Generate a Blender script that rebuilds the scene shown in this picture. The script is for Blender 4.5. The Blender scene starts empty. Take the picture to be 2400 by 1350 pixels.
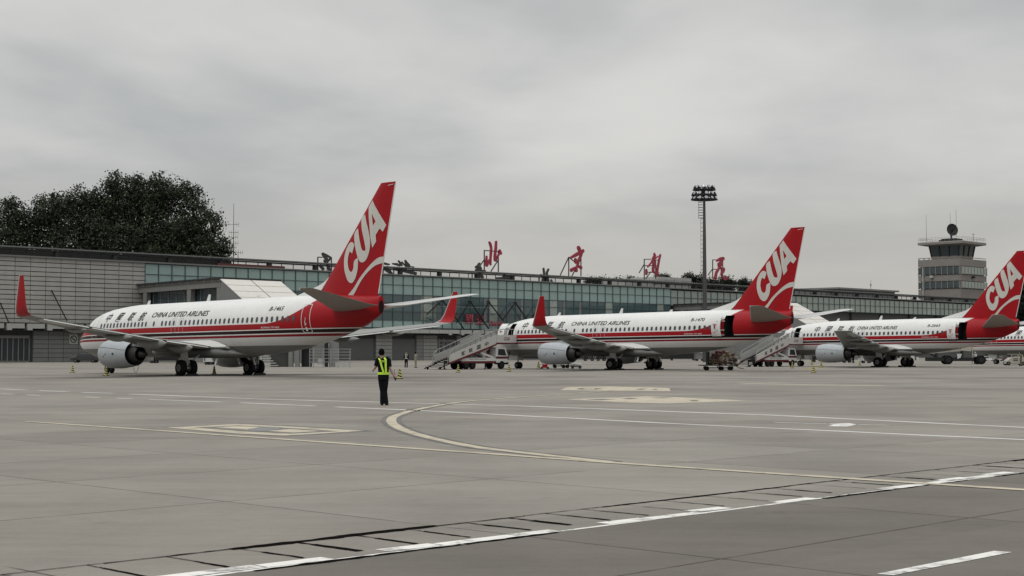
import bpy, bmesh, math, random
from mathutils import Vector, Matrix
from mathutils.geometry import tessellate_polygon
R = math.radians
random.seed(11)
SC = bpy.context.scene
COL = SC.collection

# ------------------------------------------------------------------ camera
CAM_H = 1.66; FPX = 3550.0; PIT = 150.6/3550
cd = bpy.data.cameras.new('camera'); cam = bpy.data.objects.new('camera', cd); COL.objects.link(cam)
cd.sensor_width = 36; cd.lens = FPX/2400*36; cd.clip_start = .1; cd.clip_end = 9000
cam.location = (0, 0, CAM_H); cam.rotation_euler = (R(90)+PIT, 0, 0)
SC.camera = cam

# ------------------------------------------------------------------ world and sun
SC.view_settings.view_transform = 'Standard'; SC.view_settings.look = 'None'
SC.view_settings.gamma = 1; SC.view_settings.exposure = 0.0
W = bpy.data.worlds.new('World'); SC.world = W; W.use_nodes = True
SUN_EL, SUN_AZ = R(52), R(215)

class Sock:
    """small arithmetic wrapper round node sockets"""
    def __init__(s, nt, so): s.nt = nt; s.so = so
    def _m(s, op, *o, clamp=False):
        n = s.nt.nodes.new('ShaderNodeMath'); n.operation = op; n.use_clamp = clamp
        for i, a in enumerate((s,)+o):
            if isinstance(a, Sock): s.nt.links.new(a.so, n.inputs[i])
            else: n.inputs[i].default_value = a
        return Sock(s.nt, n.outputs[0])
    def __add__(s, o): return s._m('ADD', o)
    def __sub__(s, o): return s._m('SUBTRACT', o)
    def __mul__(s, o): return s._m('MULTIPLY', o)
    def __truediv__(s, o): return s._m('DIVIDE', o)
    def gt(s, o): return s._m('GREATER_THAN', o)
    def lt(s, o): return s._m('LESS_THAN', o)
    def mx(s, o): return s._m('MAXIMUM', o)
    def mn(s, o): return s._m('MINIMUM', o)
    def pw(s, o): return s._m('POWER', o)
    def fr(s): return s._m('FRACT')
    def ab(s): return s._m('ABSOLUTE')
    def clamp(s): return s._m('ADD', 0.0, clamp=True)
    def sm(s, a, b):
        n = s.nt.nodes.new('ShaderNodeMapRange'); n.interpolation_type = 'SMOOTHSTEP'
        s.nt.links.new(s.so, n.inputs['Value']); n.inputs['From Min'].default_value = a; n.inputs['From Max'].default_value = b
        return Sock(s.nt, n.outputs[0])

def coords(nt, kind='Object'):
    tc = nt.nodes.new('ShaderNodeTexCoord'); sp = nt.nodes.new('ShaderNodeSeparateXYZ')
    nt.links.new(tc.outputs[kind], sp.inputs[0])
    return tc.outputs[kind], [Sock(nt, sp.outputs[i]) for i in range(3)]
def noise(nt, vec, scale, detail=4, rough=.55, dist=0, stretch=None, loc=(0, 0, 0)):
    if stretch:
        mp = nt.nodes.new('ShaderNodeMapping'); mp.inputs['Scale'].default_value = stretch[:3]; mp.inputs['Location'].default_value = loc
        if len(stretch) > 3: mp.inputs['Rotation'].default_value = (0, 0, stretch[3])
        nt.links.new(vec, mp.inputs[0]); vec = mp.outputs[0]
    n = nt.nodes.new('ShaderNodeTexNoise'); n.inputs['Scale'].default_value = scale; n.inputs['Detail'].default_value = detail
    n.inputs['Roughness'].default_value = rough; n.inputs['Distortion'].default_value = dist
    nt.links.new(vec, n.inputs['Vector']); return Sock(nt, n.outputs[0])
def mixc(nt, f, a, b):
    n = nt.nodes.new('ShaderNodeMix'); n.data_type = 'RGBA'
    for s, i in ((f, 0), (a, 6), (b, 7)):
        if isinstance(s, Sock): nt.links.new(s.so, n.inputs[i])
        elif i == 0: n.inputs[0].default_value = s
        else: n.inputs[i].default_value = tuple(s)[:3]+(1,)
    return Sock(nt, n.outputs[2])
def scalec(nt, c, f):
    n = nt.nodes.new('ShaderNodeVectorMath'); n.operation = 'SCALE'
    if isinstance(c, Sock): nt.links.new(c.so, n.inputs[0])
    else: n.inputs[0].default_value = tuple(c)[:3]
    if isinstance(f, Sock): nt.links.new(f.so, n.inputs['Scale'])
    else: n.inputs['Scale'].default_value = f
    return Sock(nt, n.outputs[0])

def build_world():
    nt = W.node_tree; nt.nodes.clear()
    out = nt.nodes.new('ShaderNodeOutputWorld'); bg = nt.nodes.new('ShaderNodeBackground')
    sky = nt.nodes.new('ShaderNodeTexSky'); sky.sky_type = 'NISHITA'; sky.sun_disc = False
    sky.sun_elevation = SUN_EL; sky.sun_rotation = SUN_AZ; sky.dust_density = 3; sky.air_density = 1
    vec, (x, y, z) = coords(nt, 'Generated')
    # stratus: project the direction on a flat cloud deck so that bands flatten towards the horizon
    el = z.mx(0.0)
    inv = Sock(nt, (el + 0.16).so)
    px = x/inv; py = y/inv
    cb = nt.nodes.new('ShaderNodeCombineXYZ'); nt.links.new(px.so, cb.inputs[0]); nt.links.new(py.so, cb.inputs[1])
    n1 = noise(nt, cb.outputs[0], .95, 5, .5, .25, (1.0, .8, 1, .35), (27.589, 7.618, 0))
    n2 = noise(nt, cb.outputs[0], 2.6, 5, .5, .3, (1.0, 1.1, 1, -.3), (27.589, 7.618, 0))
    n = (n1*.80 + n2*.20).sm(.30, .70)
    low = mixc(nt, n, (.445, .465, .475), (.735, .73, .71))
    # warm pale band over the horizon, brighter towards the zenith as under any overcast
    band = el.sm(.01, .15)
    c = mixc(nt, band, (.545, .525, .485), low)
    zen = el.sm(.30, .95)
    c = scalec(nt, c, zen*1.6 + .97)
    lo = scalec(nt, Sock(nt, sky.outputs[0]), .012)
    ad = nt.nodes.new('ShaderNodeVectorMath'); ad.operation = 'ADD'
    nt.links.new(scalec(nt, c, 9.4).so, ad.inputs[0]); nt.links.new(lo.so, ad.inputs[1])
    nt.links.new(ad.outputs[0], bg.inputs[0]); bg.inputs[1].default_value = .1
    nt.links.new(bg.outputs[0], out.inputs[0])
build_world()
sl = bpy.data.lights.new('sun', 'SUN'); sl.energy = .8; sl.angle = R(18); sl.color = (1, .97, .92)
so_ = bpy.data.objects.new('sun', sl); COL.objects.link(so_)
# sun stands behind the camera's left shoulder, high, veiled
sd = Vector((-math.sin(R(35))*math.cos(SUN_EL), -math.cos(R(35))*math.cos(SUN_EL), math.sin(SUN_EL)))
so_.rotation_euler = sd.to_track_quat('Z', 'Y').to_euler()

# ------------------------------------------------------------------ measuring helpers: photo pixel -> place
def ray(px, py):
    u = (px-1200)/FPX; v = (675-py)/FPX; c, s = math.cos(PIT), math.sin(PIT)
    return Vector((u, c-v*s, s+v*c))
def at(px, py, z=0.0):
    d = ray(px, py); t = (z-CAM_H)/d.z; return Vector((d.x*t, d.y*t, z))
def atY(px, py, Y):
    d = ray(px, py); t = Y/d.y; return Vector((d.x*t, Y, CAM_H+d.z*t))
F0 = Vector((-84.2, 249.2)); U = Vector((.6935, .7204)).normalized(); NV = Vector((U.y, -U.x))
PHI = math.atan2(U.y, U.x)
def fac(px, py, off=0.0):
    """photo pixel -> (u, z) on the terminal's facade plane moved off metres towards the apron"""
    d = ray(px, py); o = F0 + NV*off; dd = Vector((d.x, d.y)); t = o.dot(NV)/dd.dot(NV); q = dd*t - F0
    return q.dot(U), d.z*t + CAM_H

# ------------------------------------------------------------------ materials
MATS = {}
def mat(name, col, rough=.6, metal=0.0, var=.12, vscale=1.5, spec=.5, bump=0.0, bscale=20, coat=0.0, emit=None):
    if name in MATS: return MATS[name]
    m = bpy.data.materials.new(name); m.use_nodes = True; nt = m.node_tree; b = nt.nodes['Principled BSDF']
    vec, _ = coords(nt)
    n = noise(nt, vec, vscale, 5)
    nt.links.new(scalec(nt, col, (n-.5)*(2*var) + 1.0).so, b.inputs['Base Color'])
    b.inputs['Roughness'].default_value = rough; b.inputs['Metallic'].default_value = metal
    b.inputs['Specular IOR Level'].default_value = spec
    if coat: b.inputs['Coat Weight'].default_value = coat; b.inputs['Coat Roughness'].default_value = .08
    if bump:
        bn = nt.nodes.new('ShaderNodeBump'); bn.inputs['Strength'].default_value = bump; bn.inputs['Distance'].default_value = .05
        nt.links.new(noise(nt, vec, bscale, 4).so, bn.inputs['Height']); nt.links.new(bn.outputs[0], b.inputs['Normal'])
    MATS[name] = m; return m
RED = (.30, .006, .011); WHITE = (.63, .63, .62)
m_white = mat('white paint', WHITE, .32, var=.04, coat=.3)
m_red = mat('red paint', RED, .42, var=.12, spec=.18)
m_maroon = mat('maroon steel paint', (.10, .010, .014), .6)
m_letter = mat('cream fin lettering', (.50, .49, .455), .6, var=.10)
m_dark = mat('dark metal', (.018, .018, .019), .6, .1, spec=.25)
m_black = mat('black rubber', (.010, .010, .011), .9, spec=.15)
m_hub = mat('wheel hub paint', (.17, .175, .17), .6)
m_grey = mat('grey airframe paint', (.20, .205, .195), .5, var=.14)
m_lgrey = mat('light airframe paint', (.46, .47, .46), .42, var=.08)
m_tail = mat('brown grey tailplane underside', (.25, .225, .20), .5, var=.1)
m_cowl = mat('engine cowl paint', (.33, .355, .375), .42, .15, var=.20, vscale=2.2)
m_steel = mat('hot section steel', (.045, .042, .04), .4, .6)
m_glassd = mat('dark window glass', (.035, .042, .048), .12, spec=.6, var=.2)
m_ink = mat('black lettering paint', (.015, .016, .018), .6, spec=.2)
m_stone = mat('stone cladding', (.335, .33, .308), .75, var=.26, vscale=.45, bump=.1)
m_stoned = mat('dark joint backing', (.055, .056, .055), .85)
m_stone2 = mat('lower stone cladding', (.165, .17, .165), .75, var=.16, vscale=.8)
m_fascia = mat('fascia panels', (.35, .35, .335), .55, var=.14, vscale=.6)
m_conc = mat('painted concrete', (.17, .17, .165), .8, var=.2)
m_shut = mat('roller shutter', (.085, .088, .088), .6, var=.1)
m_roofst = mat('weathered roof steel', (.034, .036, .036), .7, .0, spec=.2)
m_roofl = mat('pale roof edge', (.15, .155, .15), .6, .1)
m_frame = mat('teal mullion paint', (.055, .09, .095), .5)
m_signred = mat('red sign enamel', (.29, .02, .045), .5, var=.15, vscale=.6)
m_signback = mat('sign back steel', (.05, .05, .045), .6, .3)
m_rustred = mat('oxide red steel', (.10, .022, .02), .7)
m_bark = mat('bark', (.07, .055, .04), .9)
m_yel = mat('yellow cone paint', (.46, .41, .13), .7)
m_lime = mat('fluorescent vest', (.46, .70, .05), .6, var=.05)
m_skin = mat('skin', (.36, .21, .15), .55, var=.05)
m_hair = mat('black hair', (.004, .004, .0045), .95, spec=.05)
m_navy = mat('black uniform cloth', (.006, .0065, .009), .9, spec=.1, var=.25, vscale=6)
m_khaki = mat('khaki overall cloth', (.22, .20, .15), .9)
m_beige = mat('beige loader paint', (.34, .32, .28), .5)
m_rail = mat('galvanised rail', (.27, .275, .27), .5, .3)

def glass_mat(name, col, rough=.12, var=.2):
    if name in MATS: return MATS[name]
    m = bpy.data.materials.new(name); m.use_nodes = True; nt = m.node_tree; b = nt.nodes['Principled BSDF']
    vec, (x, y, z) = coords(nt)
    n = noise(nt, vec, .22, 4); n2 = noise(nt, vec, 1.3, 3)
    gi = nt.nodes.new('ShaderNodeNewGeometry'); ri = Sock(nt, gi.outputs['Random Per Island'])
    nt.links.new(scalec(nt, col, (n-.5)*(2*var)+(n2-.5)*var+(ri-.5)*.42+1.04).so, b.inputs['Base Color'])  # random tone per pane paints uneven reflections into the base colour
    b.inputs['Roughness'].default_value = rough; b.inputs['Specular IOR Level'].default_value = .6
    bn = nt.nodes.new('ShaderNodeBump'); bn.inputs['Strength'].default_value = .12; bn.inputs['Distance'].default_value = .08
    nt.links.new(noise(nt, vec, .55, 2).so, bn.inputs['Height']); nt.links.new(bn.outputs[0], b.inputs['Normal'])
    MATS[name] = m; return m
g_light = glass_mat('fritted teal glass', (.23, .32, .305), .16)
g_dark = glass_mat('clear teal glass', (.055, .085, .09), .08)
g_far = glass_mat('green grey glass', (.23, .265, .24))
g_tow = glass_mat('tower glass', (.03, .048, .055), .1, .5)

def livery(name, tailx):
    """white hull, red and black cheat lines, red tail; all by the hull's own coordinates"""
    m = bpy.data.materials.new(name); m.use_nodes = True; nt = m.node_tree; b = nt.nodes['Principled BSDF']
    vec, (x, y, z) = coords(nt)
    zp = z - (x-15.0)*.008
    e = ((x*-1.1)._m('EXPONENT'))
    white = (.665, .665, .655)
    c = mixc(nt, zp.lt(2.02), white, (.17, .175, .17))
    def bandc(c, lo, hi, col, k=0.0):
        f = (zp + e*k).gt(lo)*(zp + e*k).lt(hi); return mixc(nt, f, c, col)
    dx = (x-tailx).mx(0.0)
    edge = dx*dx*.062
    tail = zp.lt(edge + 3.48)*zp.gt(3.10)*x.gt(1.0)
    # red upper band drops towards the radome
    c = bandc(c, 3.10, 3.48, RED, .75)
    c = mixc(nt, tail*x.gt(tailx), c, RED)
    c = bandc(c, 2.82, 3.035, (.016, .005, .006), .42)
    c = bandc(c, 2.58, 2.74, (.23, .006, .014), .25)
    n = noise(nt, vec, .9, 6, .6, 0, (.25, 1, 1.6)); n2 = noise(nt, vec, 5, 4); n3 = noise(nt, vec, 1.4, 5, .65, .2, (2.2, 1, .35))
    c = scalec(nt, c, (n-.5)*.20 + (n2-.5)*.08 + (n3-.5)*.16 + .97)
    # panel joints of the skin
    j = ((x/1.27).fr()-.5).ab().gt(.494)*.10
    c = scalec(nt, c, (j*-1.0)+1.0)
    nt.links.new(c.so, b.inputs['Base Color'])
    b.inputs['Roughness'].default_value = .38; b.inputs['Specular IOR Level'].default_value = .22
    return m
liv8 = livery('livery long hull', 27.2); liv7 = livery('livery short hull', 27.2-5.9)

def build_ground_mat():
    m = bpy.data.materials.new('apron concrete'); m.use_nodes = True; nt = m.node_tree; b = nt.nodes['Principled BSDF']
    vec, (x, y, z) = coords(nt)
    u = x*U.x + y*U.y; n = x*NV.x + y*NV.y
    big = noise(nt, vec, .055, 5, .6); mid = noise(nt, vec, .35, 5, .6, .4); fine = noise(nt, vec, 7, 5, .7)
    streak = noise(nt, vec, .5, 5, .6, .2, (.12, 1.0, 1, PHI)); str2 = noise(nt, vec, .28, 4, .6, .3, (1.0, .18, 1, .2))
    grit = noise(nt, vec, 38, 3, .7); blot = noise(nt, vec, 1.6, 6, .75, .5, (.45, 1.6, 1, .15))
    # every slab was poured separately: one tone per slab
    su = ((u-10.0)/4.2)._m('FLOOR'); sn = ((n+14.05)/3.65)._m('FLOOR')
    cb = nt.nodes.new('ShaderNodeCombineXYZ'); nt.links.new(su.so, cb.inputs[0]); nt.links.new(sn.so, cb.inputs[1])
    wn = nt.nodes.new('ShaderNodeTexWhiteNoise'); wn.noise_dimensions = '2D'; nt.links.new(cb.outputs[0], wn.inputs['Vector'])
    slab = Sock(nt, wn.outputs['Value'])
    v = (big-.5)*.55 + (mid-.5)*.45 + (fine-.5)*.26 + (streak-.5)*.60 + (str2-.5)*.40 + (slab-.5)*.17 + (grit-.5)*.34 + (blot-.5)*.34 + 1.0
    base = mixc(nt, big.sm(.4, .6), (.217, .197, .172), (.202, .190, .168))
    # older, darker slabs on the near side of the drain, with a warmer tone
    nearf = n.gt(-9.55)
    base = mixc(nt, nearf, base, (.128, .115, .101))
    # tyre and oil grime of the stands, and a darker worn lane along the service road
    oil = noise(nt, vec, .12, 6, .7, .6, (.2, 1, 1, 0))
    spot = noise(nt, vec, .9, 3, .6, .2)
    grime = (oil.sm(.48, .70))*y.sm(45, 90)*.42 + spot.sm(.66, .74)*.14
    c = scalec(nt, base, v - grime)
    # saw-cut joints, broken up by noise so that they fade in and out
    jn = noise(nt, vec, .8, 3)
    ju = (((u-10.0)/4.2 + .5).fr()-.5).ab().lt(.0042)
    nn = (n+14.05) + n.gt(-9.55)*.54
    jv = ((nn/3.65 + .5).fr()-.5).ab().lt(.0048)*(n.gt(-11.2)*n.lt(-9.0)*-1.0 + 1.0)
    jm = ju.mx(jv)*jn.sm(.30, .48)*y.lt(48)
    c = scalec(nt, c, jm*-.62 + 1.0)
    nt.links.new(c.so, b.inputs['Base Color'])
    b.inputs['Roughness'].default_value = .82; b.inputs['Specular IOR Level'].default_value = .22
    bn = nt.nodes.new('ShaderNodeBump'); bn.inputs['Strength'].default_value = .25; bn.inputs['Distance'].default_value = .02
    nt.links.new((fine+grit*.5).so, bn.inputs['Height']); nt.links.new(bn.outputs[0], b.inputs['Normal'])
    return m
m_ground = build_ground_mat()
def worn(name, col, lo=.30, hi=.5, scale=3.0, under=(.20, .19, .18), spec=.2):
    """marking paint worn through to the concrete in patches"""
    m = bpy.data.materials.new(name); m.use_nodes = True; nt = m.node_tree; b = nt.nodes['Principled BSDF']
    vec, _ = coords(nt)
    n = noise(nt, vec, scale, 6, .7); n2 = noise(nt, vec, .5, 3)
    c = mixc(nt, n.sm(lo, hi), under, col); c = scalec(nt, c, (n2-.5)*.4+1.0)
    nt.links.new(c.so, b.inputs['Base Color']); b.inputs['Roughness'].default_value = .9; b.inputs['Specular IOR Level'].default_value = spec
    return m
p_white = worn('worn white marking', (.66, .65, .62), .32, .52); p_yel = worn('worn cream marking', (.45, .405, .315), .28, .55, 2.2, (.24, .215, .18))
p_edge = worn('dark marking edge', (.125, .12, .112), .3, .55); p_crack = worn('open joint', (.008, .0075, .007), .26, .36, 9, under=(.07, .065, .06), spec=0.0)
p_road = worn('white road edge paint', (.55, .54, .52), .22, .44, 2.0)
p_dark = worn('dark stand digit', (.15, .145, .135), .3, .5); p_patch = worn('grey repair patch', (.19, .19, .188), .2, .3)

# ------------------------------------------------------------------ mesh builder
class MB:
    def __init__(s): s.v = []; s.f = []; s.m = []
    def add(s, vs, fs, mi=0):
        o = len(s.v); s.v += [tuple(p) for p in vs]; s.f += [tuple(i+o for i in f) for f in fs]; s.m += [mi]*len(fs); return s
    def box(s, c, d, rz=0, mi=0, rx=0, ry=0):
        M = Matrix.Rotation(rz, 3, 'Z') @ Matrix.Rotation(ry, 3, 'Y') @ Matrix.Rotation(rx, 3, 'X')
        vs = [Vector(c) + M @ Vector((sx*d[0]/2, sy*d[1]/2, sz*d[2]/2)) for sx in (-1, 1) for sy in (-1, 1) for sz in (-1, 1)]
        return s.add(vs, [(0, 1, 3, 2), (4, 6, 7, 5), (0, 4, 5, 1), (2, 3, 7, 6), (0, 2, 6, 4), (1, 5, 7, 3)], mi)
    def cb(s, x0, x1, y0, y1, z0, z1, mi=0): return s.box(((x0+x1)/2, (y0+y1)/2, (z0+z1)/2), (x1-x0, y1-y0, z1-z0), mi=mi)
    def bar(s, p, q, w, h=None, mi=0, up=(0, 0, 1)):
        h = h or w; p, q = Vector(p), Vector(q); d = (q-p).normalized(); up = Vector(up)
        if abs(d.dot(up)) > .97: up = Vector((1, 0, 0))
        a = d.cross(up).normalized(); b = a.cross(d)
        vs = [e + a*sa*w/2 + b*sb*h/2 for e in (p, q) for sa, sb in ((-1, -1), (1, -1), (1, 1), (-1, 1))]
        return s.add(vs, [(3, 2, 1, 0), (4, 5, 6, 7)]+[(i, (i+1) % 4, (i+1) % 4+4, i+4) for i in range(4)], mi)
    def tube(s, pts, rad, n=8, mi=0, cap=True):
        pts = [Vector(p) for p in pts]; rad = rad if isinstance(rad, (list, tuple)) else [rad]*len(pts)
        rings = []; ref = None
        for i, p in enumerate(pts):
            d = (pts[min(i+1, len(pts)-1)]-pts[max(i-1, 0)]).normalized()
            if ref is None: ref = Vector((0, 0, 1)) if abs(d.z) < .9 else Vector((0, -1, 0))
            a = d.cross(ref).normalized(); b = a.cross(d).normalized(); ref = b
            r = rad[i]; rx, ry = (r if isinstance(r, tuple) else (r, r))
            rings.append([p + a*math.cos(2*math.pi*k/n)*rx + b*math.sin(2*math.pi*k/n)*ry for k in range(n)])
        return s.rings(rings, cap, mi)
    def rings(s, rings, cap=True, mi=0, closed=True):
        n = len(rings[0]); vs = [v for r in rings for v in r]; fs = []
        for i in range(len(rings)-1):
            for k in range(n if closed else n-1):
                fs.append((i*n+k, i*n+(k+1) % n, (i+1)*n+(k+1) % n, (i+1)*n+k))
        if cap: fs += [tuple(range(n-1, -1, -1)), tuple((len(rings)-1)*n+k for k in range(n))]
        return s.add(vs, fs, mi)
    def lathe(s, prof, axis='Z', c=(0, 0, 0), n=24, mi=0, cap=False):
        c = Vector(c); rings = []
        for h, r in prof:
            ring = []
            for k in range(n):
                a = 2*math.pi*k/n; p, q = r*math.cos(a), r*math.sin(a)
                ring.append(c + (Vector((p, q, h)) if axis == 'Z' else Vector((h, p, q)) if axis == 'X' else Vector((q, h, p))))
            rings.append(ring)
        return s.rings(rings, cap, mi)
    def poly(s, pts, z=0.0, mi=0): return s.add([(p[0], p[1], z) for p in pts], [tuple(range(len(pts)))], mi)
    def xform(s, M): s.v = [tuple(M @ Vector(p)) for p in s.v]; return s
    def obj(s, name, m, parent=None, smooth=False, bevel=0.0, label=None):
        me = bpy.data.meshes.new(name); me.from_pydata(s.v, [], s.f)
        ms = m if isinstance(m, (list, tuple)) else [m]
        for k in ms: me.materials.append(k)
        if len(ms) > 1: me.polygons.foreach_set('material_index', s.m)
        bm = bmesh.new(); bm.from_mesh(me); bmesh.ops.recalc_face_normals(bm, faces=bm.faces)
        if bevel: bmesh.ops.bevel(bm, geom=[e for e in bm.edges if e.is_manifold and e.calc_face_angle(0) > .5], offset=bevel, segments=1, affect='EDGES')
        if smooth:
            for f in bm.faces: f.smooth = True
            for e in bm.edges:
                if len(e.link_faces) == 2 and e.calc_face_angle(0) > R(38): e.smooth = False
        bm.to_mesh(me); bm.free()
        return link(me, name, parent, label)
def link(me, name, parent=None, label=None):
    o = bpy.data.objects.new(name, me); COL.objects.link(o)
    if parent is not None: o.parent = parent
    if label: o['label'] = label
    return o
def tag(o, label, cat, group=None):
    o['label'] = label; o['category'] = cat
    if group: o['group'] = group
    return o
def thing(name, loc, rz, label, cat, group=None):
    o = bpy.data.objects.new(name, None); COL.objects.link(o); o.location = loc; o.rotation_euler = (0, 0, rz); o.empty_display_size = .2
    return tag(o, label, cat, group)
def struct(o, kind='structure'): o['kind'] = kind; return o
def copy_tree(o, parent=None):
    c = o.copy(); COL.objects.link(c)
    if parent is not None: c.parent = parent
    for ch in [k for k in bpy.data.objects if k.parent == o]: copy_tree(ch, c)
    return c
def remeshed(mb, name, m, parent, voxel, smooth=2):
    """one continuous skin round an assembly of overlapping tubes"""
    o = mb.obj(name, m)
    md = o.modifiers.new('r', 'REMESH'); md.mode = 'VOXEL'; md.voxel_size = voxel
    ms = o.modifiers.new('s', 'SMOOTH'); ms.iterations = smooth; ms.factor = .5
    dg = bpy.context.evaluated_depsgraph_get(); me = bpy.data.meshes.new_from_object(o.evaluated_get(dg))
    old = o.data; o.modifiers.clear(); o.data = me; bpy.data.meshes.remove(old)
    for p in me.polygons: p.use_smooth = True
    o.parent = parent; return o
_tc = {}
def text_bm(body, bold=.0, shear=0.0):
    """flat letters as a bmesh, scaled to the box 0..1 x 0..1"""
    cu = bpy.data.curves.new('t', 'FONT'); cu.body = body; cu.offset = bold; cu.shear = shear; cu.resolution_u = 3
    o = bpy.data.objects.new('t', cu); COL.objects.link(o)
    dg = bpy.context.evaluated_depsgraph_get(); me = bpy.data.meshes.new_from_object(o.evaluated_get(dg))
    bpy.data.objects.remove(o); bpy.data.curves.remove(cu)
    bm = bmesh.new(); bm.from_mesh(me); bpy.data.meshes.remove(me)
    xs = [v.co.x for v in bm.verts]; ys = [v.co.y for v in bm.verts]; x0, x1, y0, y1 = min(xs), max(xs), min(ys), max(ys)
    for v in bm.verts: v.co.x = (v.co.x-x0)/(x1-x0); v.co.y = (v.co.y-y0)/(y1-y0)
    return bm
def shape_bm(outer, holes=()):
    polys = [[Vector((p[0], p[1], 0)) for p in q] for q in (outer,)+tuple(holes)]
    tris = tessellate_polygon(polys); flat = [p for q in polys for p in q]
    bm = bmesh.new(); vs = [bm.verts.new(p) for p in flat]
    for t in tris:
        try: bm.faces.new([vs[i] for i in t])
        except ValueError: pass
    return bm
def cut_grid(bm, sx, sy):
    xs = [v.co.x for v in bm.verts]; ys = [v.co.y for v in bm.verts]
    for lo, hi, st, ax in ((min(xs), max(xs), sx, 0), (min(ys), max(ys), sy, 1)):
        if not st: continue
        k = lo+st
        while k < hi:
            no = (1, 0, 0) if ax == 0 else (0, 1, 0); co = (k, 0, 0) if ax == 0 else (0, k, 0)
            bmesh.ops.bisect_plane(bm, geom=bm.verts[:]+bm.edges[:]+bm.faces[:], plane_co=co, plane_no=no, dist=1e-5)
            k += st
    return bm
def bm_obj(bm, name, m, parent=None, label=None):
    me = bpy.data.meshes.new(name); bm.to_mesh(me); bm.free(); me.materials.append(m); return link(me, name, parent, label)
def lerp(t, tab):
    if t <= tab[0][0]: return tab[0][1:]
    for a, b in zip(tab, tab[1:]):
        if t <= b[0]:
            k = (t-a[0])/(b[0]-a[0]); return tuple(p+(q-p)*k for p, q in zip(a[1:], b[1:]))
    return tab[-1][1:]

# ================================================================== GROUND AND MARKINGS
gm = MB()
gm.add([(-4000, -200, 0), (4000, -200, 0), (4000, 6000, 0), (-4000, 6000, 0)], [(0, 1, 2, 3)])
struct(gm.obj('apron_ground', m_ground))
def flat(name, polys, m, z, wob=0.0):
    mb = MB()
    for p in polys: mb.poly([(q[0]+random.uniform(-wob, wob), q[1]+random.uniform(-wob, wob)) for q in p], z)
    return struct(mb.obj(name, m))
def ribbon(pts, w, wob=0.0):
    """quads of width w (metres) along world points"""
    out = []; L = []; Rr = []
    for i, p in enumerate(pts):
        d = (pts[min(i+1, len(pts)-1)]-pts[max(i-1, 0)]); d = Vector((d.x, d.y)).normalized(); n = Vector((-d.y, d.x))
        ww = w*(1+random.uniform(-wob, wob)); q = Vector((p.x, p.y)); L.append(q+n*ww/2); Rr.append(q-n*ww/2)
    return [(L[i], Rr[i], Rr[i+1], L[i+1]) for i in range(len(pts)-1)]
def offset(pts, d):
    out = []
    for i, p in enumerate(pts):
        t = (pts[min(i+1, len(pts)-1)]-pts[max(i-1, 0)]); t = Vector((t.x, t.y)).normalized(); out.append(Vector((p.x-t.y*d, p.y+t.x*d, 0)))
    return out
def dense(pts, step):
    out = []
    for a, b in zip(pts, pts[1:]):
        k = max(1, int((b-a).length/step)); out += [a+(b-a)*i/k for i in range(k)]
    return out+[pts[-1]]
def smooth_pts(pts, k=5):
    out = []
    for i in range(len(pts)-1):
        p0, p1, p2, p3 = pts[max(i-1, 0)], pts[i], pts[i+1], pts[min(i+2, len(pts)-1)]
        for j in range(k):
            t = j/k; out.append(.5*((2*p1)+(p2-p0)*t+(2*p0-5*p1+4*p2-p3)*t*t+(3*p1-p0-3*p2+p3)*t**3))
    return out+[pts[-1]]
# guide line curve with dark edging, and the long straight lead line
cur = smooth_pts([at(*p) for p in ((1430, 1083), (1200, 1058), (1100, 1045), (1000, 1024), (945, 1007), (922, 994), (917, 984), (931, 973), (985, 958), (1080, 942), (1200, 932), (1330, 923), (1425, 916))])
ln1 = [at(*p) for p in ((60, 988), (560, 1023), (1200, 1068), (1430, 1085), (1700, 1103), (2000, 1123), (2400, 1149), (2700, 1168))]
flat('guide_line_edge', ribbon(offset(cur, .19), .11)+ribbon(offset(cur, -.19), .11), p_edge, .004)
flat('guide_line', ribbon(cur, .24, .08), p_yel, .004)
flat('lead_line', ribbon(ln1, .21, .05), p_yel, .008)
# service road edges: wavering white lines, broken at the left
def wav(pts, amp): return [p+Vector((random.uniform(-amp, amp)*.4, random.uniform(-amp, amp), 0)) for p in pts]
A = wav(dense([at(0, 912), at(600, 935), at(1200, 951), at(1800, 973), at(2400, 1002), at(2600, 1012)], 1.2), .07)
B = wav(dense([at(0, 923), at(560, 944), at(1000, 963), at(1600, 994), at(2400, 1031), at(2600, 1041)], 1.0), .06)
ra = ribbon(A, .27, .30); rb = ribbon(B, .24, .30)
flat('road_edge_far', [q for i, q in enumerate(ra) if not (i % 3 == 2 and q[0][0] < -14)], p_road, .004)
flat('road_edge_near', [q for i, q in enumerate(rb) if not ((i % 5 == 4 and q[0][0] < -3) or (i % 2 and q[0][0] < -12))], p_road, .004)
flat('road_symbol', ribbon([at(1815, 990), at(1900, 992.5), at(1990, 994.5), at(2085, 997)], .10)+[[at(*p) for p in ((1935, 993), (1990, 992), (2010, 995), (1985, 1000), (1940, 999), (1955, 996))]], p_white, .004)
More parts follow.
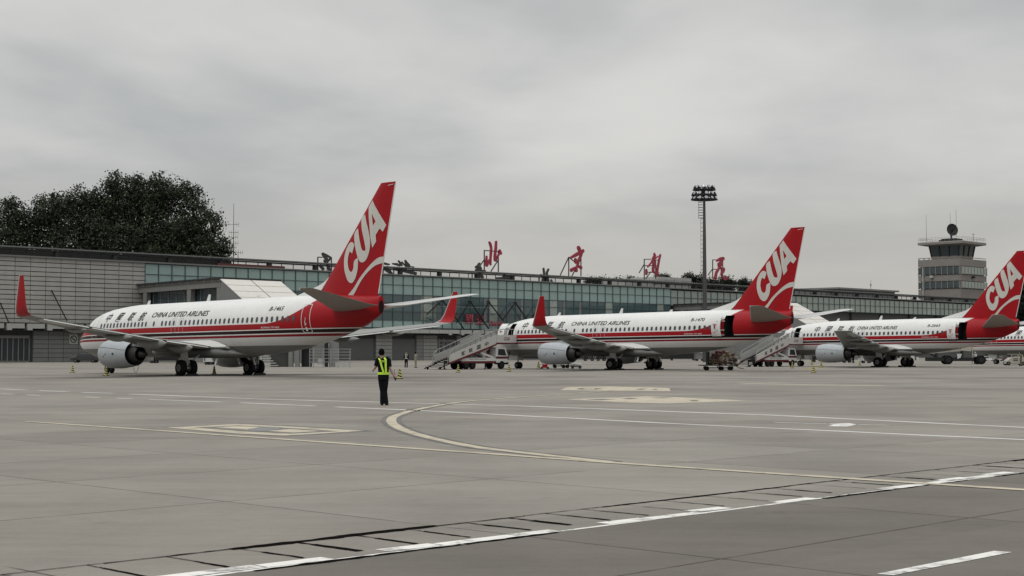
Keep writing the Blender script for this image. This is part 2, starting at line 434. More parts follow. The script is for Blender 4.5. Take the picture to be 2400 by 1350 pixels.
# painted stand numbers
def pxpoly(pts): return [at(*p) for p in pts]
def zz(ps, ox, oy, k): return [(ox+x/k, oy+y/k) for x, y in ps]
d1 = lambda ps: pxpoly(zz(ps, 400, 980, 4.8))
flat('stand_diamond_edge', [d1([(-90, 108), (780, 58), (1300, 80), (2320, 146), (1300, 206), (700, 180)])], p_edge, .002)
flat('stand_diamond', [d1([(-50, 108), (760, 66), (1250, 90), (2180, 144), (1300, 198), (720, 172)])], p_yel, .004)
flat('stand_diamond_core', [d1([(260, 108), (760, 84), (1200, 104), (1890, 150), (1350, 178), (800, 150)])], p_dark, .006)
flat('stand_diamond_inner', [d1([(500, 106), (760, 94), (1000, 104), (860, 132)]), d1([(1080, 146), (1350, 128), (1680, 148), (1380, 166)])], p_yel, .008)
flat('stand_diamond_patch', [d1([(900, 130), (1000, 105), (1200, 108), (1230, 128), (1060, 152), (880, 148)])], p_patch, .010)
d2 = lambda ps: pxpoly(zz(ps, 1280, 890, 4.8))
flat('stand_board', [d2([(160, 118), (215, 92), (280, 82), (720, 76), (1385, 94), (1400, 128), (800, 124)])], p_yel, .004)
flat('stand_board_digits', [d2([(335, 104), (400, 92), (560, 92), (640, 103), (560, 113), (400, 113)]), d2([(1000, 110), (1060, 100), (1140, 100), (1080, 113)]), d2([(1190, 110), (1220, 104), (1265, 109), (1230, 116)])], p_dark, .006)
flat('stand_board_digit_core', [d2([(405, 104), (440, 97), (530, 97), (562, 103), (530, 110), (440, 110)])], p_yel, .008)
flat('stand_diamond_far', [d2([(215, 222), (1150, 186), (1420, 196), (2270, 236), (1350, 268), (900, 256)])], p_yel, .004)
flat('stand_diamond_far_digits', [d2([(450, 224), (640, 216), (780, 222), (620, 230)]), d2([(850, 214), (940, 206), (1040, 214), (940, 221)]), d2([(1190, 206), (1300, 200), (1420, 204), (1300, 210)]), d2([(1615, 236), (1640, 230), (1700, 232), (1720, 242), (1640, 243)])], p_dark, .008)
flat('far_guide_line', ribbon([at(1740, 899), at(1900, 902), at(2070, 904.5)], .9), p_yel, .004)
flat('white_dash', [[at(2095, 1349), at(2055, 1346), at(2330, 1292), at(2372, 1295)]], p_white, .004)
# drain run: cover slabs between two open joints, white paint on its near edge
def un(u, n): return Vector((U.x*u+NV.x*n, U.y*u+NV.y*n, 0))
N0, N1 = -10.62, -9.62
crk = []
u = -2.0
while u < 34:
    L = random.uniform(.9, 2.4); L = min(L, 1.2); w = (.11 if 6.8 < u < 9.2 else .06 if 12 < u < 15 else .14 if u > 21.5 else random.choice((.022, .03, .04))) * random.uniform(.8, 1.1)
    o = random.uniform(-.02, .02); crk += ribbon([un(u+q*.1, N0+o+random.uniform(-.006, .006)) for q in range(int(L*10)+1)], w, .35); u += int(L*10)*.1
u = 1.1
while u < 34:
    a = un(u, N0); b = un(u+random.uniform(-.04, .04), N1-.12); mid = a.lerp(b, random.uniform(.25, .5))
    w = random.choice((.02, .035, .05, .075)); crk += ribbon(wav([a.lerp(mid, q/5) for q in range(6)], .008), w*.45, .4)+ribbon(wav([mid.lerp(b, q/6) for q in range(7)], .008), w, .35); u += random.uniform(.55, .80)
u = 3
while u < 34:
    L = random.uniform(.5, 2.5)
    if random.random() < .55: crk += ribbon([un(u+q*.1, N1+.185+random.uniform(-.01, .01)) for q in range(int(L*10)+1)], random.choice((.02, .035, .06)), .4)
    u += L
flat('drain_joints', crk, p_crack, .006)
wd = []; wd2 = []; u = 3.6
while u < 34:
    L = random.uniform(.5, 1.0); o = random.uniform(-.05, .07)
    a, b = un(u, N1+o-.09), un(u+L-.02, N1+o-.07); c, d = un(u+L-.02, N1+o+.12), un(u, N1+o+.09)
    if random.random() < .92: wd.append([a, b, c, d])
    wd2.append([un(u, N1+.10+o*.2), un(u+L, N1+.10), un(u+L, N1+.165), un(u, N1+.16)])
    u += L
flat('drain_white_line', wd, p_white, .004); flat('drain_white_edge', wd2, p_white, .002)

# ================================================================== TERMINAL
TL = Vector((F0.x, F0.y, 0))
term = thing('terminal_building', TL, PHI, 'long low terminal with stone wall, teal glass front and steel roof rail', 'building')
# local x = along the front, local y = away from the apron
XC = XB0 = 27.35+2.8*54
mb = MB(); mb.cb(-14, 27.3, .6, 42, 0, 17.5); mb.cb(27.3, XC, .6, 42, 0, 17.4); mb.cb(XC, 372, 3.0, 42, 0, 13.2); mb.cb(XC, 372, .6, 42, 13.2, 17.4)
mb.obj('wall', m_stoned, term)
mb = MB()
for i in range(15):
    for j in range(14):
        x0 = -14.3+i*2.8+.05; z0 = 6.55+j*.79
        if x0 > 26.9: continue
        mb.cb(x0, min(x0+2.70, 27.3), 0, .598, z0, z0+.665)
mb.obj('stone_cladding', m_stone, term)
mb = MB()
for i in range(58):
    x0 = -13.6+i*2.8
    if (x0+2.7 < 5.9 and x0 > -6) or 61.5 < x0 < 79 or 84 < x0 < 92.2 or x0 > 95:
        if mb.v: mb.obj('lower_cladding', m_stone2, term); mb = MB()
        continue
    for j in range(7): mb.cb(x0+.03, x0+2.76, .10, .62, j*.76+.05, j*.76+.74)
if mb.v: mb.obj('lower_cladding', m_stone2, term)
m_pier = mat('pier cladding', (.23, .23, .22), .75, var=.16, vscale=.8)
for x0, x1 in ((81.6, 85.9), (94.7, 98.6), (104.5, 105.7), (118.5, 120), (132, 134), (148, 150)):
    mb = MB()
    for j in range(7):
        for a, b in ((x0, (x0+x1)/2-.04), ((x0+x1)/2, x1)): mb.cb(a, b, -.02, .62, j*.76+.05, j*.76+.72)
    mb.obj('pier', m_pier, term)
# fascia ledge
mb = MB(); x = -14
while x < 150:
    mid = 22 < x < 100
    g = 2.72 if mid else 3.1
    mb.cb(x, x+g, -1.25, .2, 5.62, 6.42)
    if not mid: mb.cb(x, x+.85, -1.27, .2, 5.32, 5.62)
    x += 2.8 if mid else 3.65
mb.obj('fascia', m_fascia, term)
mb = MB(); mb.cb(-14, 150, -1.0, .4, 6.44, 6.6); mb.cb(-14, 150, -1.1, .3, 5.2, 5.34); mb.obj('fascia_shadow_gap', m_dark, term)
# shutters, doors
for x0, x1 in ((64.0, 81.4), (86.1, 94.5)):
    f = MB(); k = 0
    while k*.12 < 4.4: f.cb(x0, x1, .40+.02*(k % 2), .58, k*.12, k*.12+.118); k += 1
    f.obj('roller_shutter', m_shut, term)
def glassdoor(x0, x1, h, n, name='entrance_door'):
    g = MB(); g.cb(x0, x1, .46, .56, .25, h); o = g.obj(name, m_glassd, term)
    f = MB()
    for i in range(n+1): xx = x0+(x1-x0)*i/n; f.cb(xx-.08, xx+.08, .30, .50, .2, h)
    f.cb(x0, x1, .28, .5, h, h+.45); f.cb(x0, x1, .28, .5, .05, .25)
    f.obj('door_frame', m_conc, o)
glassdoor(-2.4, 5.4, 4.0, 8)
glassdoor(99, 104.4, 3.9, 4); glassdoor(106, 118, 3.6, 8); glassdoor(120.5, 131.5, 3.6, 7); glassdoor(134.5, 147.5, 3.6, 8)
mb = MB()
for x in (99.2, 99.2+1.4): mb.cb(x, x+.12, .1, .22, .3, 4.6)
for z in (1.4, 2.3, 3.2, 4.1): mb.cb(99.2, 100.7, .08, .2, z, z+.08)
mb.obj('door_grille', m_rail, term)
# glazing: one window part per bay; three kinds of glass by storey
XB = 27.35; nb = 0; rest = MB()
bays = []
x = XB
while x < 371: bays.append(x); x += 2.8
for i, x in enumerate(bays):
    m = MB() if i < 99 else rest
    a, b = x+.06, x+2.74
    if x < XC-1:
        rows = ((15.62, 17.35, 0), (13.62, 15.5, 0), (12.0, 13.5, 1), (10.15, 11.88, 1), (8.3, 10.03, 1), (6.75, 8.18, 0))
        for z0, z1, k in rows:
            if i % 7 == 3 and k == 1: k = 2
            m.cb(a, b, .05+random.uniform(0, .02), .56, z0, z1, k)
    else:
        for z0, z1 in ((15.45, 17.1), (13.4, 15.3)): m.cb(a, b, .05+random.uniform(0, .02), .56, z0, z1, 2)
    if i < 99: m.obj('window', [g_light, g_dark, g_far], term)
struct(rest.obj('window', [g_light, g_dark, g_far], term), 'stuff')
mb = MB()
for x in bays: mb.cb(x-.06, x+.06, -.10, .10, 6.7 if x < XC-1 else 13.25, 17.45)
for z in (17.4, 15.56, 13.56, 11.94, 10.09, 8.24, 6.7): mb.cb(XB, XC, -.06, .08, z-.05, z+.05)
for z in (15.37, 13.32): mb.cb(XC, 372, -.06, .08, z-.06, z+.06)
mb.obj('curtain_wall_frame', m_frame, term)
# columns seen behind the glass storey
mb = MB()
for x in (93.8, 97.5, 112.6, 124.2, 138.4, 144): mb.cb(x, x+.75, -.015, .03, 8.3, 13.4)
mb.obj('inner_column', m_conc, term)
# parapet, roof, rail
mb = MB(); mb.cb(-14.2, 372, -.35, 42, 17.52, 17.78); mb.obj('roof', m_roofl, term)
mb = MB(); mb.cb(-14, 372, .5, 1.3, 18.72, 18.86); mb.cb(-14, 372, .35, .75, 18.95, 19.12); mb.cb(-14, 372, 1.8, 2.1, 18.7, 19.0); mb.obj('roof_rail_beam', m_roofst, term)
mb = MB(); x = -14
while x < 372: mb.cb(x, x+2.72, .28, .60, 19.12, 19.34); x += 2.8
mb.obj('roof_rail_cap', m_roofl, term)
mb = MB(); i = 0; x = XB-2.8*14
while x < 372:
    if i % 4 == 0: mb.cb(x-.38, x+.38, .6, 1.4, 17.78, 18.9)
    else: mb.cb(x-.06, x+.06, .7, .82, 17.78, 18.9)
    if i % 4 == 0 and x > 200: mb.bar((x-1.9, 1, 17.8), (x-.2, 1, 18.9), .2)
    x += 2.8; i += 1
for z in (18.0, 18.22, 18.44, 18.62): mb.cb(-14, 372, .72, .78, z, z+.045)
mb.obj('roof_rail_post', m_roofst, term)
# plant rooms that close off the rail at the left end, and further along
mb = MB(); mb.cb(-14, 47, 1.5, 3, 17.7, 18.72); mb.obj('plant_room', m_stoned, term)
mb = MB(); mb.cb(43, 58.5, .2, .5, 17.8, 18.2); mb.obj('oxide_beam', m_rustred, term)
mb = MB()
for i in range(4): mb.cb(183.4+i*3.6, 186.8+i*3.6, 8, 17, 19.2, 20.1); mb.cb(183.4+i*3.6, 186.8+i*3.6, 8, 17, 20.2, 21.0)
mb.cb(183.6, 197.6, 8.2, 17, 17.7, 20.8); mb.cb(172, 183.4, 9.2, 17, 17.7, 20.2); mb.obj('pale_plant_screen', m_fascia, term)
mb = MB(); mb.cb(275, 309, 12, 26, 17.7, 20.7); mb.cb(256, 275, 14, 24, 17.7, 20.0); mb.obj('penthouse', m_conc, term)
mb = MB(); mb.cb(274, 310, 11, 27, 20.7, 21.2); mb.obj('penthouse_roof', m_conc, term)
# the dark zigzag trusses in front of the glass
mb = MB()
tr = [((1000, 737), (1037, 703)), ((1037, 703), (1088, 772)), ((1070, 757), (1102, 706)), ((1102, 706), (1145, 770)), ((1125, 750), (1145, 707)), ((1145, 707), (1180, 752)), ((1178, 750), (1208, 709)), ((1208, 709), (1240, 757)), ((1240, 757), (1268, 712))]
for p, q in tr:
    a, b = fac(*p, off=.9), fac(*q, off=.9); mb.bar((a[0], -.9, a[1]), (b[0], -.9, b[1]), .22)
for p in ((1037, 703), (1102, 706), (1145, 707), (1208, 709)):
    a = fac(*p, off=.5); mb.bar((a[0], -.95, a[1]), (a[0], .1, a[1]), .2)
mb.obj('truss', m_dark, term)
mb = MB(); mb.cb(93, 116, -1.0, -.94, 11.3, 11.36); mb.cb(93, 126, -1.0, -.94, 8.0, 8.06)
for x in range(93, 127, 5): mb.cb(x, x+.06, -1.0, -.94, 6.6, 8.06)
mb.obj('walkway_rail', m_rail, term)
# right wing: recess columns below the glass band
MB().cb(XC+.2, 372, 1.4, 1.6, 0, 13.2).obj('recess_wall', mat('recess render', (.085, .09, .088), .8), term)
x = XC+2
while x < 370: MB().cb(x, x+.7, .7, 1.4, 0, 13.2).obj('recess_column', m_stoned, term); x += 16.8
mb = MB(); mb.cb(XC, 372, .2, 3, 9.0, 9.5); mb.cb(XC, 372, .2, 3, 5.0, 5.5); mb.obj('recess_floor', m_roofst, term)
# diagonal stays on the stone wall
mb = MB()
for p, q in (((120, 680), (157, 752)), ((0, 710), (20, 755))):
    a, b = fac(*p), fac(*q, off=2.5); mb.bar((a[0], -.1, a[1]), (b[0], -2.5, b[1]), .16)
mb.obj('ledge_stay', m_dark, term)

# sign boards on the front: arrival characters and word
def fsign(name, body, px0, py0, px1, py1, m, label, off=.7, bold=.012, shear=0, cat='sign'):
    a, b = fac(px0, py1, off), fac(px1, py0, off)
    bm = text_bm(body, bold, shear)
    for v in bm.verts: v.co = Vector((a[0]+v.co.x*(b[0]-a[0]), -off, a[1]+v.co.y*(b[1]-a[1])))
    ex = bmesh.ops.extrude_face_region(bm, geom=bm.faces[:])
    for v in [g for g in ex['geom'] if isinstance(g, bmesh.types.BMVert)]: v.co.y += .12
    o = bm_obj(bm, name, m); o.location = TL; o.rotation_euler = (0, 0, PHI); return tag(o, label, cat)
fsign('sign_character', '到', 1091, 736, 1109, 760, m_signred, 'red Chinese arrival character on the glass front, the first of two', bold=.02)
fsign('sign_character', '达', 1117, 738, 1137, 762, m_signred, 'red Chinese arrival character on the glass front, next to the red word', bold=.02)
fsign('sign_word', 'Garden', 1147, 752, 1182, 764, m_signred, 'small red Latin word on the glass front behind the boarding stairs', bold=.02)
fsign('sign_character', '出', 1000, 741, 1020, 756, m_frame, 'dim teal character on the glass front behind the red wingtip', bold=.02)
# no smoking board
t = thing('prohibition_sign', TL, PHI, 'square white board with round prohibition mark on lower stone wall', 'sign')
a = fac(164, 806, .2); b = fac(184, 784, .2); cx, cz = (a[0]+b[0])/2, (a[1]+b[1])/2
MB().cb(a[0], b[0], .02, .10, a[1], b[1]).obj('board', m_fascia, t)
r = MB(); r.tube([(cx+.55*math.cos(k*math.pi/12), 0, cz+.55*math.sin(k*math.pi/12)) for k in range(25)], .07, 6); r.bar((cx-.36, 0, cz+.36), (cx+.36, 0, cz-.36), .1); r.bar((cx-.25, 0, cz-.05), (cx+.2, 0, cz-.05), .08); r.obj('prohibition_mark', m_dark, t)

# gate houses: flat roofed block on columns with a raked pale panel end
def gatehouse(du, label):
    g = thing('gate_house', TL+Vector((U.x*(26.2+du), U.y*(26.2+du), 0)), PHI, label, 'building', 'gate houses in front of the terminal')
    # local x along the front, -y out to the apron
    D = 31.0; H = 13.45
    m = MB(); m.cb(-4.6, 7.6, -D, 1.2, H-.35, H); m.obj('roof', m_conc, g)
    m = MB()
    for k in range(11): m.cb(-4.9, 7.7, -D+.2+k*2.9, -D+2.9+k*2.9, H, H+.28)
    m.obj('roof_edge_panel', m_roofst, g)
    m = MB(); m.cb(-4.45, 7.4, -D+.2, 1, H-1.3, H-.35); m.cb(-4.4, 7.4, -D+.2, 1, 8.1, 8.7); m.obj('beam', m_conc, g)
    m = MB(); m.cb(-3.3, 6.8, -D+1.2, -.5, 8.7, H-1.3); m.obj('inner_glazing', g_tow, g)
    for y in (-D+.9, -19.5, -2.5): MB().cb(-4.4, -3.5, y-.7, y+.7, 0, H-1.3).obj('column', m_conc, g)
    m = MB()
    for y in range(int(-D)+3, -1, 3): m.cb(-3.4, -3.28, y, y+.12, 8.7, H-1.4)
    m.obj('window_bar', m_rail, g)
    m = MB(); m.cb(-4.3, 7.3, -D-1, 1, 0, 8.1); m.obj('wall', m_stone2, g)
    # raked end
    s = 3.45/7.4; L = 18.0
    m = MB()
    for i in range(8):
        for j in range(2):
            y0, y1 = -D-i*2.25, -D-i*2.25-2.09; x0 = -4.6+j*6.15; x1 = x0+5.93
            m.add([(x0, y0, H+(y0+D)*s), (x1, y0, H+(y0+D)*s), (x1, y1, H+(y1+D)*s), (x0, y1, H+(y1+D)*s),
                   (x0, y0, H+(y0+D)*s-.12), (x1, y0, H+(y0+D)*s-.12), (x1, y1, H+(y1+D)*s-.12), (x0, y1, H+(y1+D)*s-.12)],
                  [(0, 1, 2, 3), (7, 6, 5, 4), (0, 4, 5, 1), (1, 5, 6, 2), (2, 6, 7, 3), (3, 7, 4, 0)])
    m.obj('raked_panel', mat('pale raked panels', (.52, .50, .46), .5, var=.1), g)
    m = MB()
    m.add([(-4.5, -D, H-.2), (-4.5, -D-L, H-.2-L*s), (-4.5, -D-L, 0), (-4.5, -D, 0), (7.5, -D, H-.2), (7.5, -D-L, H-.2-L*s), (7.5, -D-L, 0), (7.5, -D, 0)],
          [(0, 1, 2, 3), (4, 7, 6, 5), (0, 4, 5, 1), (1, 5, 6, 2), (3, 2, 6, 7), (0, 3, 7, 4)])
    m.obj('end_wall', m_stone2, g)
    for ch in [k for k in bpy.data.objects if k.parent == g]:
        for v in ch.data.vertices: v.co.x += (v.co.y+D)*(4.3/D)
    return g
gatehouse(0, 'flat roofed gate house with raked pale panels behind the first airliner')
gatehouse(154, 'gate house with raked pale panels beside the second airliner tail')

# rooftop characters
def strokes(name, label, ss, frame, m, off, org, k, props=()):
    """brush strokes given as photo points with widths, built as 0.3 m deep metal letters on the roof"""
    t = thing(name, TL, PHI, label, 'sign', 'rooftop sign characters')
    mb = MB()
    for pts in ss:
        P = []
        for x, y, w in pts:
            uu, z = fac(org[0]+x/k, org[1]+y/k, off); u2, z2 = fac(org[0]+x/k+w/k, org[1]+y/k, off); P.append((uu, z, abs(u2-uu)*.5, ))
        n = 10
        for (u0, z0, w0), (u1, z1, w1) in zip(P, P[1:]):
            d = Vector((u1-u0, z1-z0)); L = max(d.length, .01); d /= L; q = Vector((-d.y, d.x))
            ring = [Vector((u0, z0))+q*w0*s for s in (1, -1)]+[Vector((u1, z1))+q*w1*s for s in (-1, 1)]
            mid0 = Vector((u0, z0))-d*w0*.6; mid1 = Vector((u1, z1))+d*w1*.6
            out = [ring[0], mid0, ring[1], ring[2], mid1, ring[3]]
            mb.rings([[Vector((p.x, -off+dy, p.y)) for p in out] for dy in (-.17+random.uniform(-.02, .02), .15)])
    mb.obj('character', m, t)
    fm = MB()
    for a, b in frame:
        p, q = fac(org[0]+a[0]/k, org[1]+a[1]/k, off), fac(org[0]+b[0]/k, org[1]+b[1]/k, off)
        fm.bar((p[0], -off+.3, p[1]), (q[0], -off+.3, q[1]), .2)
    for a, b in props:
        p, q = fac(org[0]+a[0]/k, org[1]+a[1]/k, off), fac(org[0]+b[0]/k, org[1]+b[1]/k, off-4)
        fm.bar((p[0], -off+.3, p[1]), (q[0], -off+4, 17.8), .2)
    fm.obj('support_frame', m_signback, t)
O1 = (1110, 555); K1 = 14.21
strokes('roof_character', 'red brush character with two tall strokes on roof, leftmost of the red four',
    [[(515, 165, 40), (560, 260, 70), (585, 360, 60), (575, 560, 65), (560, 740, 60), (562, 940, 40)], [(430, 640, 40), (425, 800, 60), (432, 970, 70)],
     [(432, 980, 55), (480, 860, 60), (560, 720, 50)], [(747, 150, 55), (735, 400, 72), (705, 640, 66), (705, 790, 60)], [(715, 800, 70), (780, 680, 60), (860, 545, 40)], [(855, 440, 60), (880, 500, 70), (912, 575, 60)]],
    [((388, 450), (388, 1160)), ((388, 450), (855, 490)), ((855, 490), (855, 1170)), ((840, 790), (610, 1150)), ((385, 760), (215, 1010))], m_signred, -2.0, O1, K1)
O2 = (1250, 560); K2 = 4.364
strokes('roof_character', 'red brush character with a dot over a slanting bar, second of the red four',
    [[(455, 80, 22), (466, 100, 30), (480, 128, 24)], [(384, 190, 16), (440, 160, 26), (512, 120, 24)], [(498, 130, 20), (478, 190, 20), (445, 240, 18)],
     [(428, 200, 16), (436, 245, 24)], [(438, 240, 24), (462, 245, 14), (440, 290, 16), (438, 330, 26)], [(384, 322, 26), (420, 300, 20), (450, 285, 12)], [(465, 280, 18), (492, 298, 24)]],
    [((372, 185), (372, 378)), ((497, 140), (497, 380)), ((372, 185), (285, 370)), ((497, 200), (405, 378)), ((372, 185), (440, 240))], m_signred, -2.0, O2, K2)
O3 = (1500, 580); K3 = 10.91
strokes('roof_character', 'red brush character with one long right upright on roof, third of the red four',
    [[(362, 145, 26), (375, 220, 56), (325, 300, 46)], [(300, 345, 26), (335, 300, 30)], [(455, 225, 20), (330, 330, 26), (195, 500, 24)], [(517, 185, 36), (485, 330, 38), (445, 560, 42), (430, 730, 40)],
     [(385, 345, 34), (330, 430, 40), (380, 470, 54), (320, 540, 44), (345, 560, 50), (320, 620, 30)], [(345, 625, 30), (390, 650, 40), (440, 700, 54)], [(155, 560, 30), (165, 620, 46), (160, 690, 40)]],
    [((133, 300), (133, 820)), ((133, 300), (300, 300)), ((133, 460), (470, 470)), ((190, 635), (440, 635)), ((300, 620), (170, 800)), ((130, 430), (0, 650)), ((425, 310), (425, 800)), ((400, 320), (480, 320))], m_signred, -2.0, O3, K3)
strokes('roof_character', 'red looping brush character in front of dark trees, rightmost of the red four',
    [[(1960, 340, 36), (2050, 290, 46), (2130, 270, 40)], [(2145, 275, 40), (2070, 360, 44), (2000, 440, 46), (2020, 470, 40), (2095, 430, 40)], [(2060, 460, 46), (2000, 560, 44), (1950, 640, 46), (1925, 770, 56)], [(1885, 790, 30), (1950, 780, 46)],
     [(2080, 520, 40), (2105, 600, 60), (2080, 690, 40)], [(2085, 530, 26), (2150, 550, 44), (2125, 640, 36)], [(2080, 680, 26), (2120, 770, 40), (2170, 800, 56), (2235, 770, 40)]],
    [((1882, 315), (1882, 790)), ((1882, 315), (2000, 315)), ((1882, 555), (1980, 560)), ((2140, 300), (2140, 800)), ((1870, 560), (1765, 700))], m_signred, -2.0, O3, K3)
# characters of the landside row, seen from behind as dark steel
Z7 = (650, 560); K7 = 4.0
strokes('roof_character', 'dark back of a rooftop character left of the first red tail fin',
    [[(420, 135, 14), (440, 160, 26), (470, 200, 22)], [(425, 135, 14), (465, 155, 14), (505, 180, 14)], [(440, 200, 20), (470, 240, 24), (492, 300, 20)], [(500, 180, 12), (470, 215, 14)], [(400, 250, 20), (432, 285, 22)]],
    [((388, 170), (388, 300)), ((388, 170), (430, 172)), ((515, 180), (515, 300))], m_signback, -12.0, Z7, K7)
strokes('roof_character', 'dark spread strokes of a rooftop character just right of the first tail fin',
    [[(985, 225, 12), (1020, 235, 16), (1050, 240, 10)], [(1005, 280, 20), (1040, 300, 26), (1075, 330, 20)], [(1080, 232, 10), (1120, 238, 18), (1150, 250, 14)]],
    [((1000, 240), (1000, 320)), ((1040, 250), (1060, 330))], m_signback, -12.0, Z7, K7)
strokes('roof_character', 'dark upright strokes of a rooftop character lying low on the roof rail',
    [[(1135, 205, 12), (1150, 225, 12), (1170, 250, 12)], [(1165, 215, 8), (1210, 262, 8)], [(1198, 200, 12), (1208, 225, 22), (1235, 255, 24)], [(1225, 258, 8), (1280, 262, 6)], [(1100, 285, 14), (1200, 300, 26), (1300, 325, 20)]],
    [((1100, 262), (1100, 330)), ((1280, 262), (1280, 330))], m_signback, -12.0, Z7, K7)
strokes('roof_character', 'dark crumpled rooftop character beside the leftmost red one',
    [[(1895, 228, 18), (1885, 260, 34), (1905, 290, 30)], [(1858, 262, 16), (1890, 275, 20)], [(1858, 292, 16), (1900, 300, 20), (1950, 300, 10)], [(1885, 300, 20), (1905, 335, 24), (1925, 365, 22)], [(1878, 335, 16), (1872, 368, 14)]],
    [((1905, 300), (1905, 370)), ((1835, 320), (1835, 368))], m_signback, -12.0, Z7, K7)
strokes('roof_character', 'dark pair of upright strokes on roof between first and second red characters',
    [[(103, 300, 14), (110, 350, 16), (98, 435, 30)], [(155, 308, 14), (137, 345, 16), (140, 390, 20), (148, 435, 30)], [(182, 415, 8), (186, 440, 22)], [(75, 360, 8), (85, 380, 10)]],
    [((70, 385), (70, 440))], m_signback, -12.0, O2, K2)
strokes('roof_character', 'dark fallen rooftop character lying right of the leftmost red one',
    [[(2050, 372, 18), (2130, 372, 24)], [(2120, 345, 30), (2150, 375, 40)], [(2150, 350, 20), (2205, 368, 24)], [(2160, 385, 20), (2205, 372, 16)]],
    [((2130, 330), (2130, 390))], m_signback, -12.0, Z7, K7)

# roof aerials
def aerial(px, py_top, py_bot, Y, arms, label, w=.09):
    b = atY(px, py_bot, Y); tp = atY(px, py_top, Y)
    t = thing('roof_aerial', (b.x, b.y, b.z-1.5), 0, label, 'antenna', 'aerials on the roofs')
    MB().tube([(0, 0, 0), (0, 0, tp.z-b.z+1.5)], [w, w*.4], 6).obj('mast', m_dark, t)
    m = MB()
    for py, l, r in arms:
        z = atY(px, py, Y).z-b.z+1.5; m.bar((-l, 0, z), (r, 0, z), .06)
        for e in (-l, -l*.5, r*.5, r): m.bar((e, 0, z-.4), (e, 0, z+.4), .045)
    if arms: m.obj('aerial_arm', m_dark, t)
    return t
aerial(547, 477, 604, 300, ((526, 2.0, 1.0), (545, .9, .9), (556, .8, .8), (570, .7, .9), (580, .8, .5)), 'tall thin roof mast with cross arms beside the big tree')
aerial(558, 585, 606, 300, ((592, .8, .9),), 'short forked aerial just right of the tall roof mast')
aerial(536, 592, 604, 300, (), 'short plain rod on roof just left of the tall mast')
aerial(2041, 656, 684, 480, ((668, .2, .2),), 'thin aerial rod on the penthouse beside the control tower')

